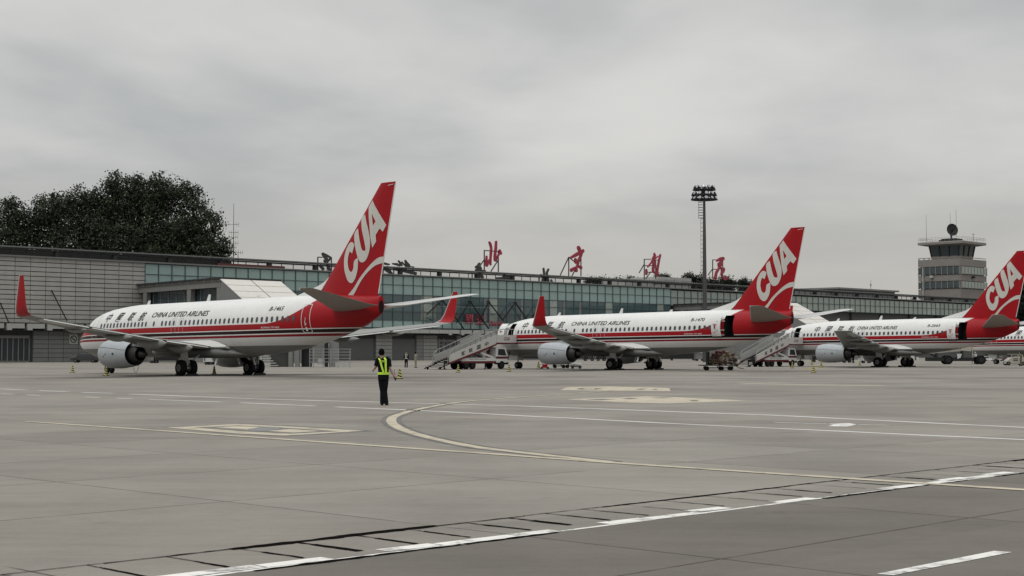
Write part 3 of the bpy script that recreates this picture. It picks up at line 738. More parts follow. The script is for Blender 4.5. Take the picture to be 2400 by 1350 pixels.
# ================================================================== CONTROL TOWER
def tower():
    Y = 508.0; c = Vector(((2252.5-1200)/FPX*Y, Y, 0))  # near corner
    t = thing('control_tower', c, PHI, 'concrete control tower with flared glass cab and roof dish', 'tower')
    # local: body spans x 0..19 (along front), y 0..15 (away)
    def P(py): return CAM_H+(828.4-py)*Y/FPX
    LX, LY = 18.5, 15.6
    def blk(e, z0, z1): return MB().cb(-e, LX+e, -e, LY+e, z0, z1)
    blk(-.6, 0, P(612)).obj('wall', m_conc, t)
    ms = mat('tower concrete bands', (.19, .173, .158), .8, var=.22, vscale=.35)
    for a, b in ((608, 625), (645.5, 660), (679, 700)): blk(.05, P(b), P(a)).obj('parapet_band', ms, t)
    for a, b in ((626, 645), (661, 678)):
        z0, z1 = P(b), P(a)
        for k in range(7):
            MB().cb(-.35, .2, .4+k*2.16, .4+k*2.16+1.7, z0+.2, z1-.1).obj('window', g_tow, t)
        for k in range(8):
            MB().cb(.5+k*2.25, .5+k*2.25+1.9, -.35, .2, z0+.2, z1-.1).obj('window', g_far, t)
        for k in range(8): MB().cb(-.42, .1, .1+k*2.16, .1+k*2.16+.28, z0, z1).obj('window_pier', ms, t)
        for k in range(9): MB().cb(.1+k*2.25, .1+k*2.25+.3, -.42, .1, z0, z1).obj('window_pier', ms, t)
    MB().cb(0, LX, 0, LY, P(608)-.3, P(608)).obj('balcony_floor', m_conc, t)
    m = MB()
    for s in range(9): m.cb(-.05, .15, s*1.9, s*1.9+.3, P(608), P(603.5))
    m.cb(-.08, .12, 0, LY, P(605), P(603.5)); m.cb(0, LX, -.08, .12, P(605), P(603.5)); m.obj('balcony_rail', ms, t)
    # flared cab
    def sq(e, z, cx=LX/2, cy=LY/2): return [Vector((cx-e, cy-e, z)), Vector((cx+e, cy-e, z)), Vector((cx+e, cy+e, z)), Vector((cx-e, cy+e, z))]
    zc0, zc1 = P(607), P(574.5)
    m = MB(); m.rings([sq(5.05, zc0), sq(5.15, zc0+1.2)]); m.obj('cab_base', ms, t)
    m = MB(); m.rings([sq(5.0, zc0+1.0), sq(5.55, zc1)]); m.obj('cab_glazing', g_tow, t)
    m = MB()
    for i in range(4):
        a0, b0 = sq(5.05, zc0+1.0)[i], sq(5.05, zc0+1.0)[(i+1) % 4]; a1, b1 = sq(5.6, zc1)[i], sq(5.6, zc1)[(i+1) % 4]
        for k in (0, .33, .66): m.bar(a0.lerp(b0, k), a1.lerp(b1, k), .34)
    m.obj('cab_mullion', m_roofst, t)
    m = MB(); m.rings([sq(6.3, zc1), sq(8.4, P(571.5)), sq(8.4, P(566.5)), sq(7.9, P(565))]); m.obj('cab_roof', ms, t)
    m = MB(); m.cb(LX/2-2.6, LX/2+2.6, LY/2-2.6, LY/2+2.6, P(566), P(556)); m.cb(LX/2-5.6, LX/2-4.2, LY/2+1, LY/2+2, P(566), P(560)); m.obj('roof_house', m_roofst, t)
    m = MB(); q0, q1 = sq(8.2, P(565.5)), sq(8.2, P(555.5))
    for i in range(4):
        for z in (P(555.5), P(559)): m.bar(Vector((q0[i].x, q0[i].y, z)), Vector((q0[(i+1) % 4].x, q0[(i+1) % 4].y, z)), .07)
        for k in range(10): p = q0[i].lerp(q0[(i+1) % 4], k/10); m.bar(p, (p.x, p.y, P(555.5)), .05)
    m.obj('roof_rail', m_rail, t)
    # dish: faces the apron
    d = MB(); rr = []
    for h, r in ((.0, .15), (.12, .8), (.35, 1.4), (.62, 1.85), (.68, 1.9), (.55, 1.86), (.25, 1.3), (.02, .7), (-.1, .15)): rr.append((h, r))
    d.lathe(rr, 'Y', (0, 0, 0), 28, cap=True)
    o = d.obj('dish', m_roofst, t, smooth=True); o.location = (LX/2-.4, LY/2, P(535)); o.scale = (1.12, 1.12, 1.12); o.rotation_euler = (R(8), 0, R(-32)+math.pi)
    m = MB(); m.bar((LX/2-.4, LY/2, P(556)), (LX/2-.4, LY/2, P(535)), .45); m.bar((LX/2-.4, LY/2, P(540)), (LX/2-1.5, LY/2-1.6, P(533)), .3); m.box((LX/2-1.5, LY/2-1.6, P(532)), (.8, .8, .8)); m.obj('dish_mount', m_dark, t)
    for px, pt, pb in ((2181, 504, 562), (2238, 498, 552), (2252, 490, 552)):
        dx = (px-2252.5)/FPX*Y; q = Vector((dx, 4, 0)); q = Matrix.Rotation(-PHI, 3, 'Z') @ q
        MB().tube([(q.x, q.y, P(pb+4)), (q.x, q.y, P(pt))], [.07, .035], 5).obj('whip_antenna', m_dark, t)
    m = MB(); q = Matrix.Rotation(-PHI, 3, 'Z') @ Vector(((2290-2252.5)/FPX*Y, 3, 0)); m.bar((q.x, q.y, P(566)), (q.x, q.y, P(548)), .1); m.bar((q.x-.8, q.y, P(551)), (q.x+.8, q.y, P(549)), .1); m.obj('wind_vane', m_dark, t)
    MB().cb(-.9, -.2, 9.8, 10.9, P(651.5), P(646)).obj('air_conditioner', m_fascia, t)
    MB().cb(7.6, 8.8, -.9, -.2, P(653), P(648)).obj('air_conditioner', m_dark, t)
    m = MB(); m.cb(-.7, -.5, 13.4, 13.7, 0, P(626)); m.obj('drain_pipe', m_fascia, t)
tower()

# ================================================================== FLOODLIGHT MAST
def mast():
    Y = 255.0; s = Y/FPX; x0 = (1652-1200)*s
    t = thing('floodlight_mast', (x0, Y, 0), 0, 'tall steel mast with three tiers of floodlights behind second airliner', 'light mast')
    Z = lambda py: CAM_H+(825.6-py)*s
    MB().tube([(0, 0, 0), (0, 0, Z(690)), (0, 0, Z(560)), (0, 0, Z(466))], [.42, .36, .28, .20], 12).obj('pole', mat('mast steel', (.075, .072, .075), .5, .5), t, smooth=True)
    m = MB()
    for py, w in ((444, 1.9), (457, 2.1), (467, 2.2)):
        m.tube([(w*math.cos(k*math.pi/10), w*math.sin(k*math.pi/10)*.9, Z(py)) for k in range(21)], .10, 5)
        for k in range(6): m.bar((0, 0, Z(py)), (w*math.cos(k*math.pi/3), w*.9*math.sin(k*math.pi/3), Z(py)), .12)
    m.bar((0, 0, Z(468)), (0, 0, Z(434)), .25); m.box((0, 0, Z(452)), (1.4, 1.2, .9)); m.obj('head_frame', m_dark, t)
    i = 0
    for py, w, n, off in ((437, 1.75, 10, .15), (452, 2.0, 11, .4), (463, 2.1, 12, .1)):
        for k in range(n):
            a = 2*math.pi*(k+off)/n; p = Vector((w*math.cos(a), w*.9*math.sin(a), Z(py)))
            o = MB().lathe([(0, .08), (.0, .30), (.18, .33), (.45, .20), (.55, .06)], 'X', (0, 0, 0), 12, cap=True).obj('floodlight', m_dark, t, smooth=True)
            o.location = p; o.rotation_euler = (0, R(28), a+math.pi)
            MB().lathe([(-.02, .04), (-.03, .27), (.0, .28)], 'X', (0, 0, 0), 12, cap=True).obj('lens', mat('lamp glass', (.32, .33, .36), .15, spec=.7), o)
            i += 1
    m = MB()
    for k in range(7): m.bar((-.25, 0, Z(473+k*6.2)), (-.98, 0, Z(473+k*6.2)), .10)
    for k in range(22): m.bar((-.25, 0, Z(512+k*10)), (-.62, 0, Z(512+k*10)), .06)
    m.bar((-.60, 0, Z(512)), (-.60, 0, Z(740)), .05); m.bar((-.97, 0, Z(472)), (-.97, 0, Z(511)), .05); m.obj('ladder', m_dark, t)
mast()

# ================================================================== TREES
def leafmat(name, a, b):
    m = bpy.data.materials.new(name); m.use_nodes = True; nt = m.node_tree; bs = nt.nodes['Principled BSDF']
    vec, _ = coords(nt); oi = nt.nodes.new('ShaderNodeNewGeometry')
    n = noise(nt, vec, .35, 3); r = Sock(nt, oi.outputs['Random Per Island'])
    nt.links.new(mixc(nt, (n*.6+r*.4).sm(.3, .7), a, b).so, bs.inputs['Base Color']); bs.inputs['Roughness'].default_value = .6
    bs.inputs['Specular IOR Level'].default_value = .2
    return m
leaf_a = leafmat('broad leaf green', (.015, .022, .014), (.050, .062, .034)); leaf_b = leafmat('far leaf green', (.010, .015, .011), (.026, .034, .022)); leaf_c = leafmat('conifer green', (.007, .012, .009), (.018, .025, .017))
def tree(name, base, H, blobs, nleaf, ls, lm, label, trunk=.5, group=None, seed=1):
    """blobs: (x, y, z, rx, ry, rz) crown lobes relative to base; leaves fill their shells"""
    rnd = random.Random(seed)
    t = thing(name, base, 0, label, 'tree', group)
    tk = MB(); tk.tube([(0, 0, 0), (.2, 0, H*.25), (-.1, .1, H*.5), (.1, 0, H*.8)], [trunk, trunk*.8, trunk*.5, trunk*.12], 8)
    for b in blobs:
        st = Vector((0, 0, min(H*.5, b[2]*.55))); e = Vector(b[:3]); mid = st.lerp(e, .5)+Vector((0, 0, -.5))
        tk.tube([st, mid, e], [trunk*.35, trunk*.22, trunk*.05], 6)
        for _ in range(5):
            d = Vector((rnd.gauss(0, 1), rnd.gauss(0, 1), rnd.gauss(0, .8))).normalized(); q = e+Vector((d.x*b[3], d.y*b[4], d.z*b[5]))*.85
            tk.tube([mid.lerp(e, .7), e.lerp(q, .5)+Vector((0, 0, -.2)), q], [trunk*.12, trunk*.07, trunk*.025], 4)
    tk.obj('trunk', m_bark, t, smooth=True)
    mb = MB(); tot = sum((b[3]*b[4]*b[5])**(2/3) for b in blobs)
    for b in blobs:
        k = int(nleaf*(b[3]*b[4]*b[5])**(2/3)/tot); ncl = max(6, k//26)
        for _ in range(ncl):
            d = Vector((rnd.gauss(0, 1), rnd.gauss(0, 1), rnd.gauss(0, 1))).normalized(); r = rnd.uniform(.12, 1.04)**.6
            c = Vector(b[:3])+Vector((d.x*b[3], d.y*b[4], d.z*b[5]))*r; cs = rnd.uniform(.7, 1.5)*ls*2.0
            for _ in range(26):
                q = c+Vector((rnd.gauss(0, .5), rnd.gauss(0, .5), rnd.gauss(0, .38)))*cs
                n = Vector((rnd.gauss(0, 1), rnd.gauss(0, 1), rnd.gauss(0, 1)+.5)).normalized()
                a = n.orthogonal().normalized(); a.rotate(Matrix.Rotation(rnd.uniform(0, 6.28), 3, n)); bb = n.cross(a); s = ls*rnd.uniform(.55, 1.2)
                mb.add([q-a*s*.5, q+bb*s*.3, q+a*s*.5, q-bb*s*.3], [(0, 1, 2, 3)])
    o = mb.obj('crown', lm, t); return t
def blobs_from_px(pts, Y, base, depth=.8):
    """crown lobes from photo circles (px, py, r)"""
    s = Y/FPX; out = []; rnd = random.Random(len(pts))
    for px, py, r in pts:
        p = atY(px, py, Y+rnd.uniform(-3, 3)); out.append((p.x-base[0], p.y-base[1], p.z, r*s, r*s*depth, r*s*.82))
    return out
Yt = 318
def bt(name, pxb, pts, n, label, seed, lm=leaf_a, Y=Yt, ls=.60, trunk=.6, grp='big trees behind the terminal'):
    base = ((pxb-1200)/FPX*Y, Y, 0); bl = blobs_from_px(pts, Y, base)
    return tree(name, base, max(b[2] for b in bl), bl, n, ls, lm, label, trunk, grp, seed)
bt('broadleaf_tree', 300, ((290, 470, 70), (240, 500, 65), (340, 480, 68), (200, 470, 45), (290, 560, 90), (390, 470, 50), (160, 520, 60), (350, 560, 70), (415, 535, 48), (400, 560, 55), (445, 545, 40), (230, 545, 60), (170, 575, 60), (220, 590, 50), (380, 590, 60), (418, 445, 34), (270, 430, 26), (375, 430, 26), (320, 428, 24)), 62000, 'huge dense dark tree crown over the stone end of the terminal', 3)
bt('broadleaf_tree', 455, ((430, 600, 50), (455, 490, 42), (480, 535, 40), (500, 570, 36), (440, 560, 55), (462, 450, 20), (515, 595, 26), (500, 512, 24), (530, 582, 18), (470, 600, 50)), 13000, 'looser tree with ragged edge right of the huge crown', 5)
bt('broadleaf_tree', 60, ((110, 490, 46), (60, 530, 48), (25, 500, 36), (95, 560, 60), (10, 560, 55), (30, 480, 20), (145, 480, 36), (-40, 540, 60)), 19000, 'lower tree at the left edge behind the stone wall', 7)
for i, (px, pts, lab) in enumerate((
        (1625, ((1612, 650, 13), (1632, 655, 16), (1618, 668, 18), (1640, 672, 14)), 'dark tree beyond the roof, left of the floodlight mast'),
        (1668, ((1662, 665, 16), (1680, 668, 16), (1670, 680, 18)), 'dark tree beyond the roof under the rightmost red character'),
        (1708, ((1700, 660, 14), (1716, 665, 13), (1705, 675, 17)), 'dark tree beyond the roof, right of the red character'),
        (1745, ((1742, 662, 10), (1755, 670, 10), (1745, 678, 14)), 'small dark tree touching the second tail fin'),
        (1555, ((1545, 655, 12), (1560, 652, 10), (1552, 665, 14)), 'small dark tree beyond the pale roof screen'),
        (1400, ((1385, 662, 14), (1410, 662, 14), (1432, 664, 12), (1400, 672, 18)), 'dark tree behind the roof rail right of second red character'),
        (1465, ((1450, 662, 12), (1475, 660, 14), (1495, 664, 12), (1470, 672, 16)), 'dark tree behind the roof rail left of third red character'))):
    bt('distant_tree', px, pts, 3600, lab, 20+i, leaf_b, 470, .55, .45, 'trees beyond the terminal roof')
bt('conifer_tree', 2400, ((2400, 660, 18), (2392, 690, 20), (2410, 700, 30), (2388, 720, 18), (2395, 745, 22), (2405, 640, 10), (2420, 740, 30)), 7000, 'dark conifer at the right edge behind the third tail', 41, leaf_c, 330, .8, .4, None)

# ================================================================== AIRLINERS
# local frame: x aft from the nose, -y to port, z up from the ground; the hull sits nose-low by 0.008
FT = [(0, 2.60, 2.56, .03), (.12, 2.90, 2.30, .30), (.45, 3.17, 2.02, .62), (1.0, 3.45, 1.78, .93), (1.6, 3.74, 1.62, 1.15), (2.2, 4.12, 1.52, 1.32), (3.0, 4.58, 1.44, 1.50),
      (4.0, 4.88, 1.38, 1.67), (5.5, 5.12, 1.35, 1.80), (7.5, 5.28, 1.34, 1.87), (9.0, 5.35, 1.34, 1.88), (24.0, 5.35, 1.34, 1.88), (26.0, 5.35, 1.44, 1.87), (28.0, 5.34, 1.60, 1.80),
      (30.0, 5.33, 1.86, 1.66), (32.0, 5.32, 2.20, 1.44), (34.0, 5.27, 2.64, 1.13), (36.0, 5.16, 3.20, .76), (37.1, 5.10, 3.66, .42), (37.55, 5.05, 3.92, .26)]
def fsec(x): return lerp(x, FT)
def fside(x, z):
    """port skin: lateral distance at hull station x and height z"""
    t, b, w = fsec(x); zp = z-(x-15)*.008; c = (t+b)/2; h = (t-b)/2
    return w*math.sqrt(max(0.0, 1-((zp-c)/h)**2))
FH = .008
def fin_le(z): return 31.4+.915*(z-5.75)
def fin_te(z): return 37.23+.236*(z-5.18)
def fin_half(x, z):
    a, b = fin_le(z), fin_te(z); s = (x-a)/(b-a); T = .22-.14*(z-5)/7.5
    return T*lerp(s, [(0, .12), (.08, .55), (.3, 1.0), (.6, .85), (1.0, .08)])[0]
C_ = [(35.02, 8.59), (34.82, 8.06), (34.52, 8.21), (34.40, 7.89), (34.38, 7.45), (34.53, 6.99), (34.76, 6.84), (34.95, 7.06), (35.03, 7.55), (35.40, 7.74), (35.42, 7.35), (35.33, 6.80), (35.06, 6.30), (34.74, 6.13), (34.35, 6.36), (34.05, 7.0), (33.94, 7.7), (34.08, 8.28), (34.40, 8.70), (34.74, 8.80)]
U_ = [(35.32, 9.66), (35.68, 8.53), (35.84, 8.22), (36.03, 8.17), (36.15, 8.38), (35.62, 10.12), (36.01, 10.52), (36.42, 9.5), (36.60, 8.73), (36.50, 8.11), (36.23, 7.62), (35.88, 7.43), (35.53, 7.56), (35.24, 8.10), (34.92, 9.28)]
A_ = [(36.75, 11.38), (38.09, 9.71), (37.77, 9.30), (37.49, 9.53), (37.11, 9.13), (37.15, 8.71), (36.79, 8.32), (36.62, 8.99), (36.36, 10.95)]
AH = [(36.75, 10.52), (37.12, 9.99), (36.87, 9.74)]
SW = [(37.86, 7.72), (37.75, 7.32), (37.02, 7.17), (36.23, 6.70), (35.64, 6.16), (34.85, 5.24), (34.36, 5.30), (35.04, 5.84), (35.54, 6.39), (36.23, 6.99), (36.92, 7.47), (37.41, 7.69)]
def rounded(pts, k=4, lim=62):
    """closed outline with soft bends but its sharp corners kept"""
    n = len(pts); P = [Vector(p) for p in pts]; sharp = []
    for i in range(n):
        a = (P[i]-P[i-1]).normalized(); b = (P[(i+1) % n]-P[i]).normalized(); sharp.append(math.degrees(math.acos(max(-1, min(1, a.dot(b))))) > lim)
    out = []
    for i in range(n):
        p1, p2 = P[i], P[(i+1) % n]; p0 = p1 if sharp[i] else P[i-1]; p3 = p2 if sharp[(i+1) % n] else P[(i+2) % n]
        if sharp[i] and sharp[(i+1) % n]: out.append(tuple(p1)); continue
        for j in range(k):
            t = j/k; q = .5*((2*p1)+(p2-p0)*t+(2*p0-5*p1+4*p2-p3)*t*t+(3*p1-p0-3*p2+p3)*t**3); out.append((q.x, q.y))
    return out
C_, U_, SW = rounded(C_), rounded(U_), rounded(SW)
AIRF = [(0, 0, 0), (.02, .35, -.3), (.08, .75, -.5), (.25, 1, -.62), (.5, .85, -.5), (.8, .4, -.2), (1, .05, -.03)]
def airfoil_ring(P, chord, th, nrm, xd=Vector((1, 0, 0))):
    up = [P+xd*(c*chord)+nrm*(a*th*.5) for c, a, b in AIRF]; lo = [P+xd*(c*chord)+nrm*(b*th*.62) for c, a, b in AIRF[1:]]
    return up+lo[::-1]
def airliner(pos, th, reg, label, short=False, winglets=True, open_doors=False, model='737-800'):
    X = (lambda x: x if x < 9 else (max(9, x-3.0) if x < 22 else max(19.0, x-5.9))) if short else (lambda x: x)
    WX = -3.0 if short else 0.0; TX = -5.9 if short else 0.0; TZ = TX*FH*0
    liv = liv7 if short else liv8
    t = thing('airliner', pos, th, label, 'airliner', 'red and white airliners parked nose-in')
    # ---- fuselage
    tab = [(X(a[0]) if a[0] > 24.5 or a[0] < 9.5 else (19.0 if a[0] > 20 and short else a[0]),)+a[1:] for a in FT]
    def sec(x): return lerp(x, tab)
    def side(x, z):
        tp, b, w = sec(x); zp = z-(x-15)*FH; c = (tp+b)/2; h = (tp-b)/2
        return w*math.sqrt(max(0.0, 1-((zp-c)/h)**2))
    xs = [0, .05, .12, .25, .45, .7, 1, 1.3, 1.6, 1.9, 2.2, 2.6, 3, 3.5, 4, 4.7, 5.5, 6.5, 7.5, 9]
    xe = tab[-1][0]; x = 10.0
    while x < xe-.6: xs.append(x); x += 1.0
    xs += [xe-.5, xe-.25, xe]
    rings = []; NS = 56
    for x in xs:
        # average neighbours for a fair curve
        k = .35 if 1 < x < 8 or x > xe-14 else .04
        vals = [sec(x-k), sec(x), sec(x+k)]; tp, b, w = [sum(v[i] for v in vals)/3 for i in range(3)] if x < xe-.3 and x > .3 else sec(x)
        c = (tp+b)/2+(x-15)*FH; h = (tp-b)/2
        rings.append([Vector((x, -w*math.sin(2*math.pi*j/NS), c+h*math.cos(2*math.pi*j/NS))) for j in range(NS)])
    fmb = MB().rings(rings)
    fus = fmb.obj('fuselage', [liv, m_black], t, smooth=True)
    Y = lambda x, z, o=.014: -(side(x, z)+o)
    door_z = (2.93, 4.80)
    aft0, aft1 = (31.62+TX, 32.42+TX)
    doors = []
    ad = (31.2, 32.0)
    aft0, aft1 = ad[0]+TX, ad[1]+TX
    if open_doors:
        for x0, x1, z0, z1 in ((4.15, 5.0, 2.72, 4.55), (aft0+.1, aft1+.25, 3.08, 4.92)):
            cut = MB().cb(x0, x1, -2.6, -side((x0+x1)/2, 3.7)+1.15, z0, z1).obj('cut', m_black, t)
            bpy.context.view_layer.update()
            md = fus.modifiers.new('b', 'BOOLEAN'); md.object = cut; md.operation = 'DIFFERENCE'; md.solver = 'EXACT'; md.material_mode = 'TRANSFER'
            dg = bpy.context.evaluated_depsgraph_get(); me = bpy.data.meshes.new_from_object(fus.evaluated_get(dg))
            fus.modifiers.clear(); old = fus.data; fus.data = me; bpy.data.meshes.remove(old); bpy.data.objects.remove(cut)
            doors.append((x0, x1, z0, z1))
            # the leaf stands off forward of its opening
            dm = MB(); w = x1-x0; n = 8; R0 = []
            for jj in range(n+1):
                z = z0+(z1-z0)*jj/n; yy = Y((x0+x1)/2, z, .42)
                R0.append([Vector((x0-.12-w, yy-.05, z)), Vector((x0-.12, yy, z)), Vector((x0-.12, yy+.10, z)), Vector((x0-.12-w, yy+.05, z))])
            dl = dm.rings(R0).obj('door', m_white, t, bevel=.02)
            am = MB()
            for zz_ in (z0+.55, z0+1.35): am.bar((x0-.5, Y(x0-.5, zz_, .40), zz_), (x0+.05, Y(x0, zz_, -.05), zz_), .07)
            am.obj('door_hinge', m_lgrey, dl)
            bmq = text_bm('▲ EXIT', .01) if False else None
            q = MB(); zc = (z0+z1)/2
            q.cb(x0-.12-w*.75, x0-.12-w*.3, Y(x0, zc, .50), Y(x0, zc, .47), zc+.12, zc+.17); q.cb(x0-.12-w*.6, x0-.12-w*.5, Y(x0, zc, .50), Y(x0, zc, .47), zc-.25, zc+.1)
            q.cb(x0-.12-w*.8, x0-.12-w*.45, Y(x0, zc-.5, .50), Y(x0, zc-.5, .46), zc-.6, zc-.56)
            q.obj('door_marking', m_red, dl)
    def conform(bm, name, m, parent=t, step=.22, off=.014):
        cut_grid(bm, 0, step)
        for v in bm.verts: v.co = Vector((v.co.x, Y(v.co.x, v.co.y, off), v.co.y))
        return bm_obj(bm, name, m, parent)
    def rrect(x0, x1, z0, z1, r, n=4, sl=0.0):
        out = []
        for cx, cz, a0 in ((x1-r, z1-r, 0), (x0+r, z1-r, 90), (x0+r, z0+r, 180), (x1-r, z0+r, 270)):
            for k in range(n+1): a = R(a0+90*k/n); out.append((cx+r*math.cos(a)+sl*(cz-z0), cz+r*math.sin(a)))
        return out
    # ---- cabin windows
    wx = [5.75+.515*k for k in range(14)]+[13.55, 14.68, 15.2, 15.72, 16.26]+[17.25+.55*k for k in range(25)]
    if short: wx = [5.75+.515*k for k in range(9)]+[10.9, 11.6, 12.12, 12.64, 13.2, 13.72]+[14.3+.55*k for k in range(19)]
    for x in wx:
        zc = 3.77+(x-15)*FH
        conform(shape_bm(rrect(x-.125, x+.125, zc-.19, zc+.19, .11)), 'window', m_glassd, off=.010, step=.2)
    # cockpit windows and small windows by the flight deck
    for q in ([(1.95, 3.52), (2.62, 3.60), (2.72, 4.10), (2.25, 4.02)], [(2.72, 3.62), (3.2, 3.72), (3.15, 4.14), (2.82, 4.12)]):
        conform(shape_bm([(a, b-.05) for a, b in q]), 'cockpit_window', m_glassd, off=.02)
    fw = MB()
    for s in (-1, 1):
        fw.add([(1.62, s*.08, 3.90), (1.72, s*.80, 3.70), (2.08, s*.86, 4.02), (2.02, s*.08, 4.20)], [(0, 1, 2, 3)])
    # ---- door outlines
    def ring(x0, x1, z0, z1, m, w=.035, sl=0.0, name='door_outline'):
        return conform(shape_bm(rrect(x0, x1, z0, z1, .14, sl=sl), [rrect(x0+w, x1-w, z0+w, z1-w, .11, sl=sl)]), name, m, off=.012)
    m_line = mat('thin grey outline', (.45, .45, .45), .5); 
    if not open_doors:
        ring(4.15, 5.0, 2.72, 4.55, m_line); ring(aft0-.02, aft1+.02, door_z[0], door_z[1]+.04, m_white, .045, sl=.0)
        for a_, b_, c_, d_ in ((.30, .35, 3.4, 3.75), (.38, .44, 3.45, 3.6), (.36, .40, 3.75, 3.95)): conform(shape_bm([(aft0+a_, c_), (aft0+b_, c_), (aft0+b_, d_), (aft0+a_, d_)]), 'door_marking', m_white, off=.016)
        conform(shape_bm([(aft0+.30, 3.05), (aft0+.45, 3.05), (aft0+.45, 3.3), (aft0+.30, 3.3)]), 'door_marking', m_white, off=.016)
    for xx in ((14.3,) if short else (16.26, 17.25)):
        if short: xx = 13.72
        ring(xx-.27, xx+.27, 3.05, 4.12, m_line, .03, name='exit_outline')
    # ---- lettering
    def lay(body, x0, x1, z0, z1, m, bold=.0, lean=0.0, name='lettering'):
        bm = text_bm(body, bold)
        for v in bm.verts: v.co = Vector((x0+v.co.x*(x1-x0)+lean*v.co.y*(z1-z0), z0+v.co.y*(z1-z0), 0))
        return conform(bm, name, m, off=.018, step=.15)
    lx = -2.95 if short else 0
    for ch, x in (('中', 6.4), ('國', 8.15), ('联', 9.9), ('航', 11.5)):
        xx = x if not short else 7.36+(x-6.4)*.91; zc = 4.36+(xx-15)*FH*.6+.02
        lay(ch, xx-.36, xx+.36, zc-.36, zc+.34, m_ink, .012, .35)
    c0, c1 = (12.92, 20.36) if not short else (12.85, 18.0)
    lay('CHINA UNITED AIRLINES', c0, c1, 4.24+(c0-15)*FH*0, 4.62, m_ink, .012, .3)
    lay(reg, 27.68+TX, 29.14+TX, 4.45, 4.74, m_ink, .006, .25)
    lay('BOEING '+model, 27.1+TX, 29.0+TX, 3.26, 3.38, m_white, .006, .25)
    # ---- fairing under the wing root
    mb = MB(); rr = []
    for x, w, zt, zb in ((12.0, .6, 1.8, 1.5), (12.8, 1.5, 2.0, 1.38), (14, 1.9, 2.1, 1.28), (17, 2.0, 2.1, 1.24), (20.5, 2.0, 2.1, 1.24), (22.0, 1.92, 2.05, 1.27), (22.9, 1.6, 1.9, 1.36), (23.5, 1.0, 1.7, 1.42), (23.9, .4, 1.6, 1.46)):
        c = (zt+zb)/2; h = (zt-zb)/2; ring_ = []
        for j in range(28):
            a = 2*math.pi*j/28; ca, sa = math.cos(a), math.sin(a); p = .7
            ring_.append(Vector((x+WX, w*math.copysign(abs(sa)**p, sa), c+h*math.copysign(abs(ca)**p, ca))))
        rr.append(ring_)
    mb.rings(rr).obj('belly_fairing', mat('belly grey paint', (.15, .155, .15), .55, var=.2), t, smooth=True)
    # light upper root fillet, the pale patch behind the trailing edge
    mb = MB()
    for s in (-1, 1): mb.rings([[Vector((x+WX, s*(1.80), z1)), Vector((x+WX, s*(w), z0)), Vector((x+WX, s*(w-.12), z0-.10)), Vector((x+WX, s*1.4, z0-.10))] for x, w, z0, z1 in ((14, 1.96, 2.08, 2.45), (19, 2.02, 2.04, 2.5), (21.0, 1.99, 2.04, 2.52), (22.0, 1.93, 2.04, 2.36), (22.9, 1.84, 2.05, 2.12))])
    mb.obj('root_fillet', m_white, t, smooth=True)
    # ---- wings
    def wz(y): return 1.95+(y-1.5)*.1185
    for s in (-1, 1):
        st = [(1.5, 13.2, 21.25, .95), (3.0, 14.5, 21.3, .85), (4.9, 16.1, 21.35, .62), (5.8, 16.65, 21.45, .55), (11.5, 19.85, 23.25, .36), (17.0, 22.95, 24.95, .2)]
        mb = MB(); rings = []
        for y, le, te, tk in st: rings.append(airfoil_ring(Vector((le+WX, s*y, wz(y)+.05)), te-le, tk, Vector((0, 0, 1))))
        if not winglets: rings.append(airfoil_ring(Vector((23.6+WX, s*17.25, wz(17.25)+.05)), 1.2, .08, Vector((0, 0, 1))))
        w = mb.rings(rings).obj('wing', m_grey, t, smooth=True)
        # bright leading edge
        mb = MB(); mb.rings([[Vector((le+WX-.02, s*y, wz(y)+.05+tk*.16)), Vector((le+WX-.04, s*y, wz(y)+.05)), Vector((le+WX+.12, s*y, wz(y)+.05-tk*.3)), Vector((le+WX+.16, s*y, wz(y)+.04+tk*.32))] for y, le, te, tk in st]); mb.obj('leading_edge', m_lgrey, w, smooth=True)
        mb = MB()
        for (y0, y1) in ((2.2, 5.6), (6.0, 12.4), (12.7, 16.4)):
            a0, b0, t0 = lerp(y0, st); a1, b1, t1 = lerp(y1, st)
            mb.rings([[Vector((b_+WX-.02, s*y_, wz(y_)+.03)), Vector((b_+WX-.9*k_, s*y_, wz(y_)+.10)), Vector((b_+WX-.9*k_, s*y_, wz(y_)-.12)), Vector((b_+WX+.10*k_, s*y_, wz(y_)-.05))] for y_, b_, k_ in ((y0, b0, 1), (y1, b1, .7))])
        mb.obj('flap', m_lgrey, w)
        for y, L0, L1, hh in ((3.9, 2.6, .7, .34), (6.3, 3.0, .95, .36), (9.5, 2.8, .95, .24), (13.2, 2.2, .6, .14)):
            le, te, tk = lerp(y, st); mb = MB(); rings = []
            for k in range(10):
                u = k/9; x = te-L0+(L0+L1)*u; r = math.sin(math.pi*min(1, u*1.0))**.6 if 0 < u < 1 else .03; rings.append([Vector((x+WX, s*y+.22*r*math.sin(a), wz(y)-.18-.10*math.sin(math.pi*u)+hh*r*math.cos(a)-.05*u)) for a in [2*math.pi*j/12 for j in range(12)]])
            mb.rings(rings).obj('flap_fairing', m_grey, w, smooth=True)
        if winglets:
            mb = MB(); rings = []
            for y, z, le, te, tk, tilt in ((17.0, wz(17)+.05, 22.95, 24.95, .2, 0), (17.35, 3.93, 23.25, 25.0, .17, .25), (17.62, 4.15, 23.6, 25.08, .15, .75), (17.74, 4.55, 23.85, 25.08, .13, 1.2), (17.95, 6.36, 24.66, 25.14, .06, 1.45)):
                rings.append(airfoil_ring(Vector((le+WX, s*y, z)), te-le, tk, Vector((0, -s*math.sin(tilt), math.cos(tilt)))))
            mb.rings(rings[1:]).obj('winglet', m_red, w, smooth=True); MB().rings(rings[:2]).obj('wing_tip', m_grey, w, smooth=True)
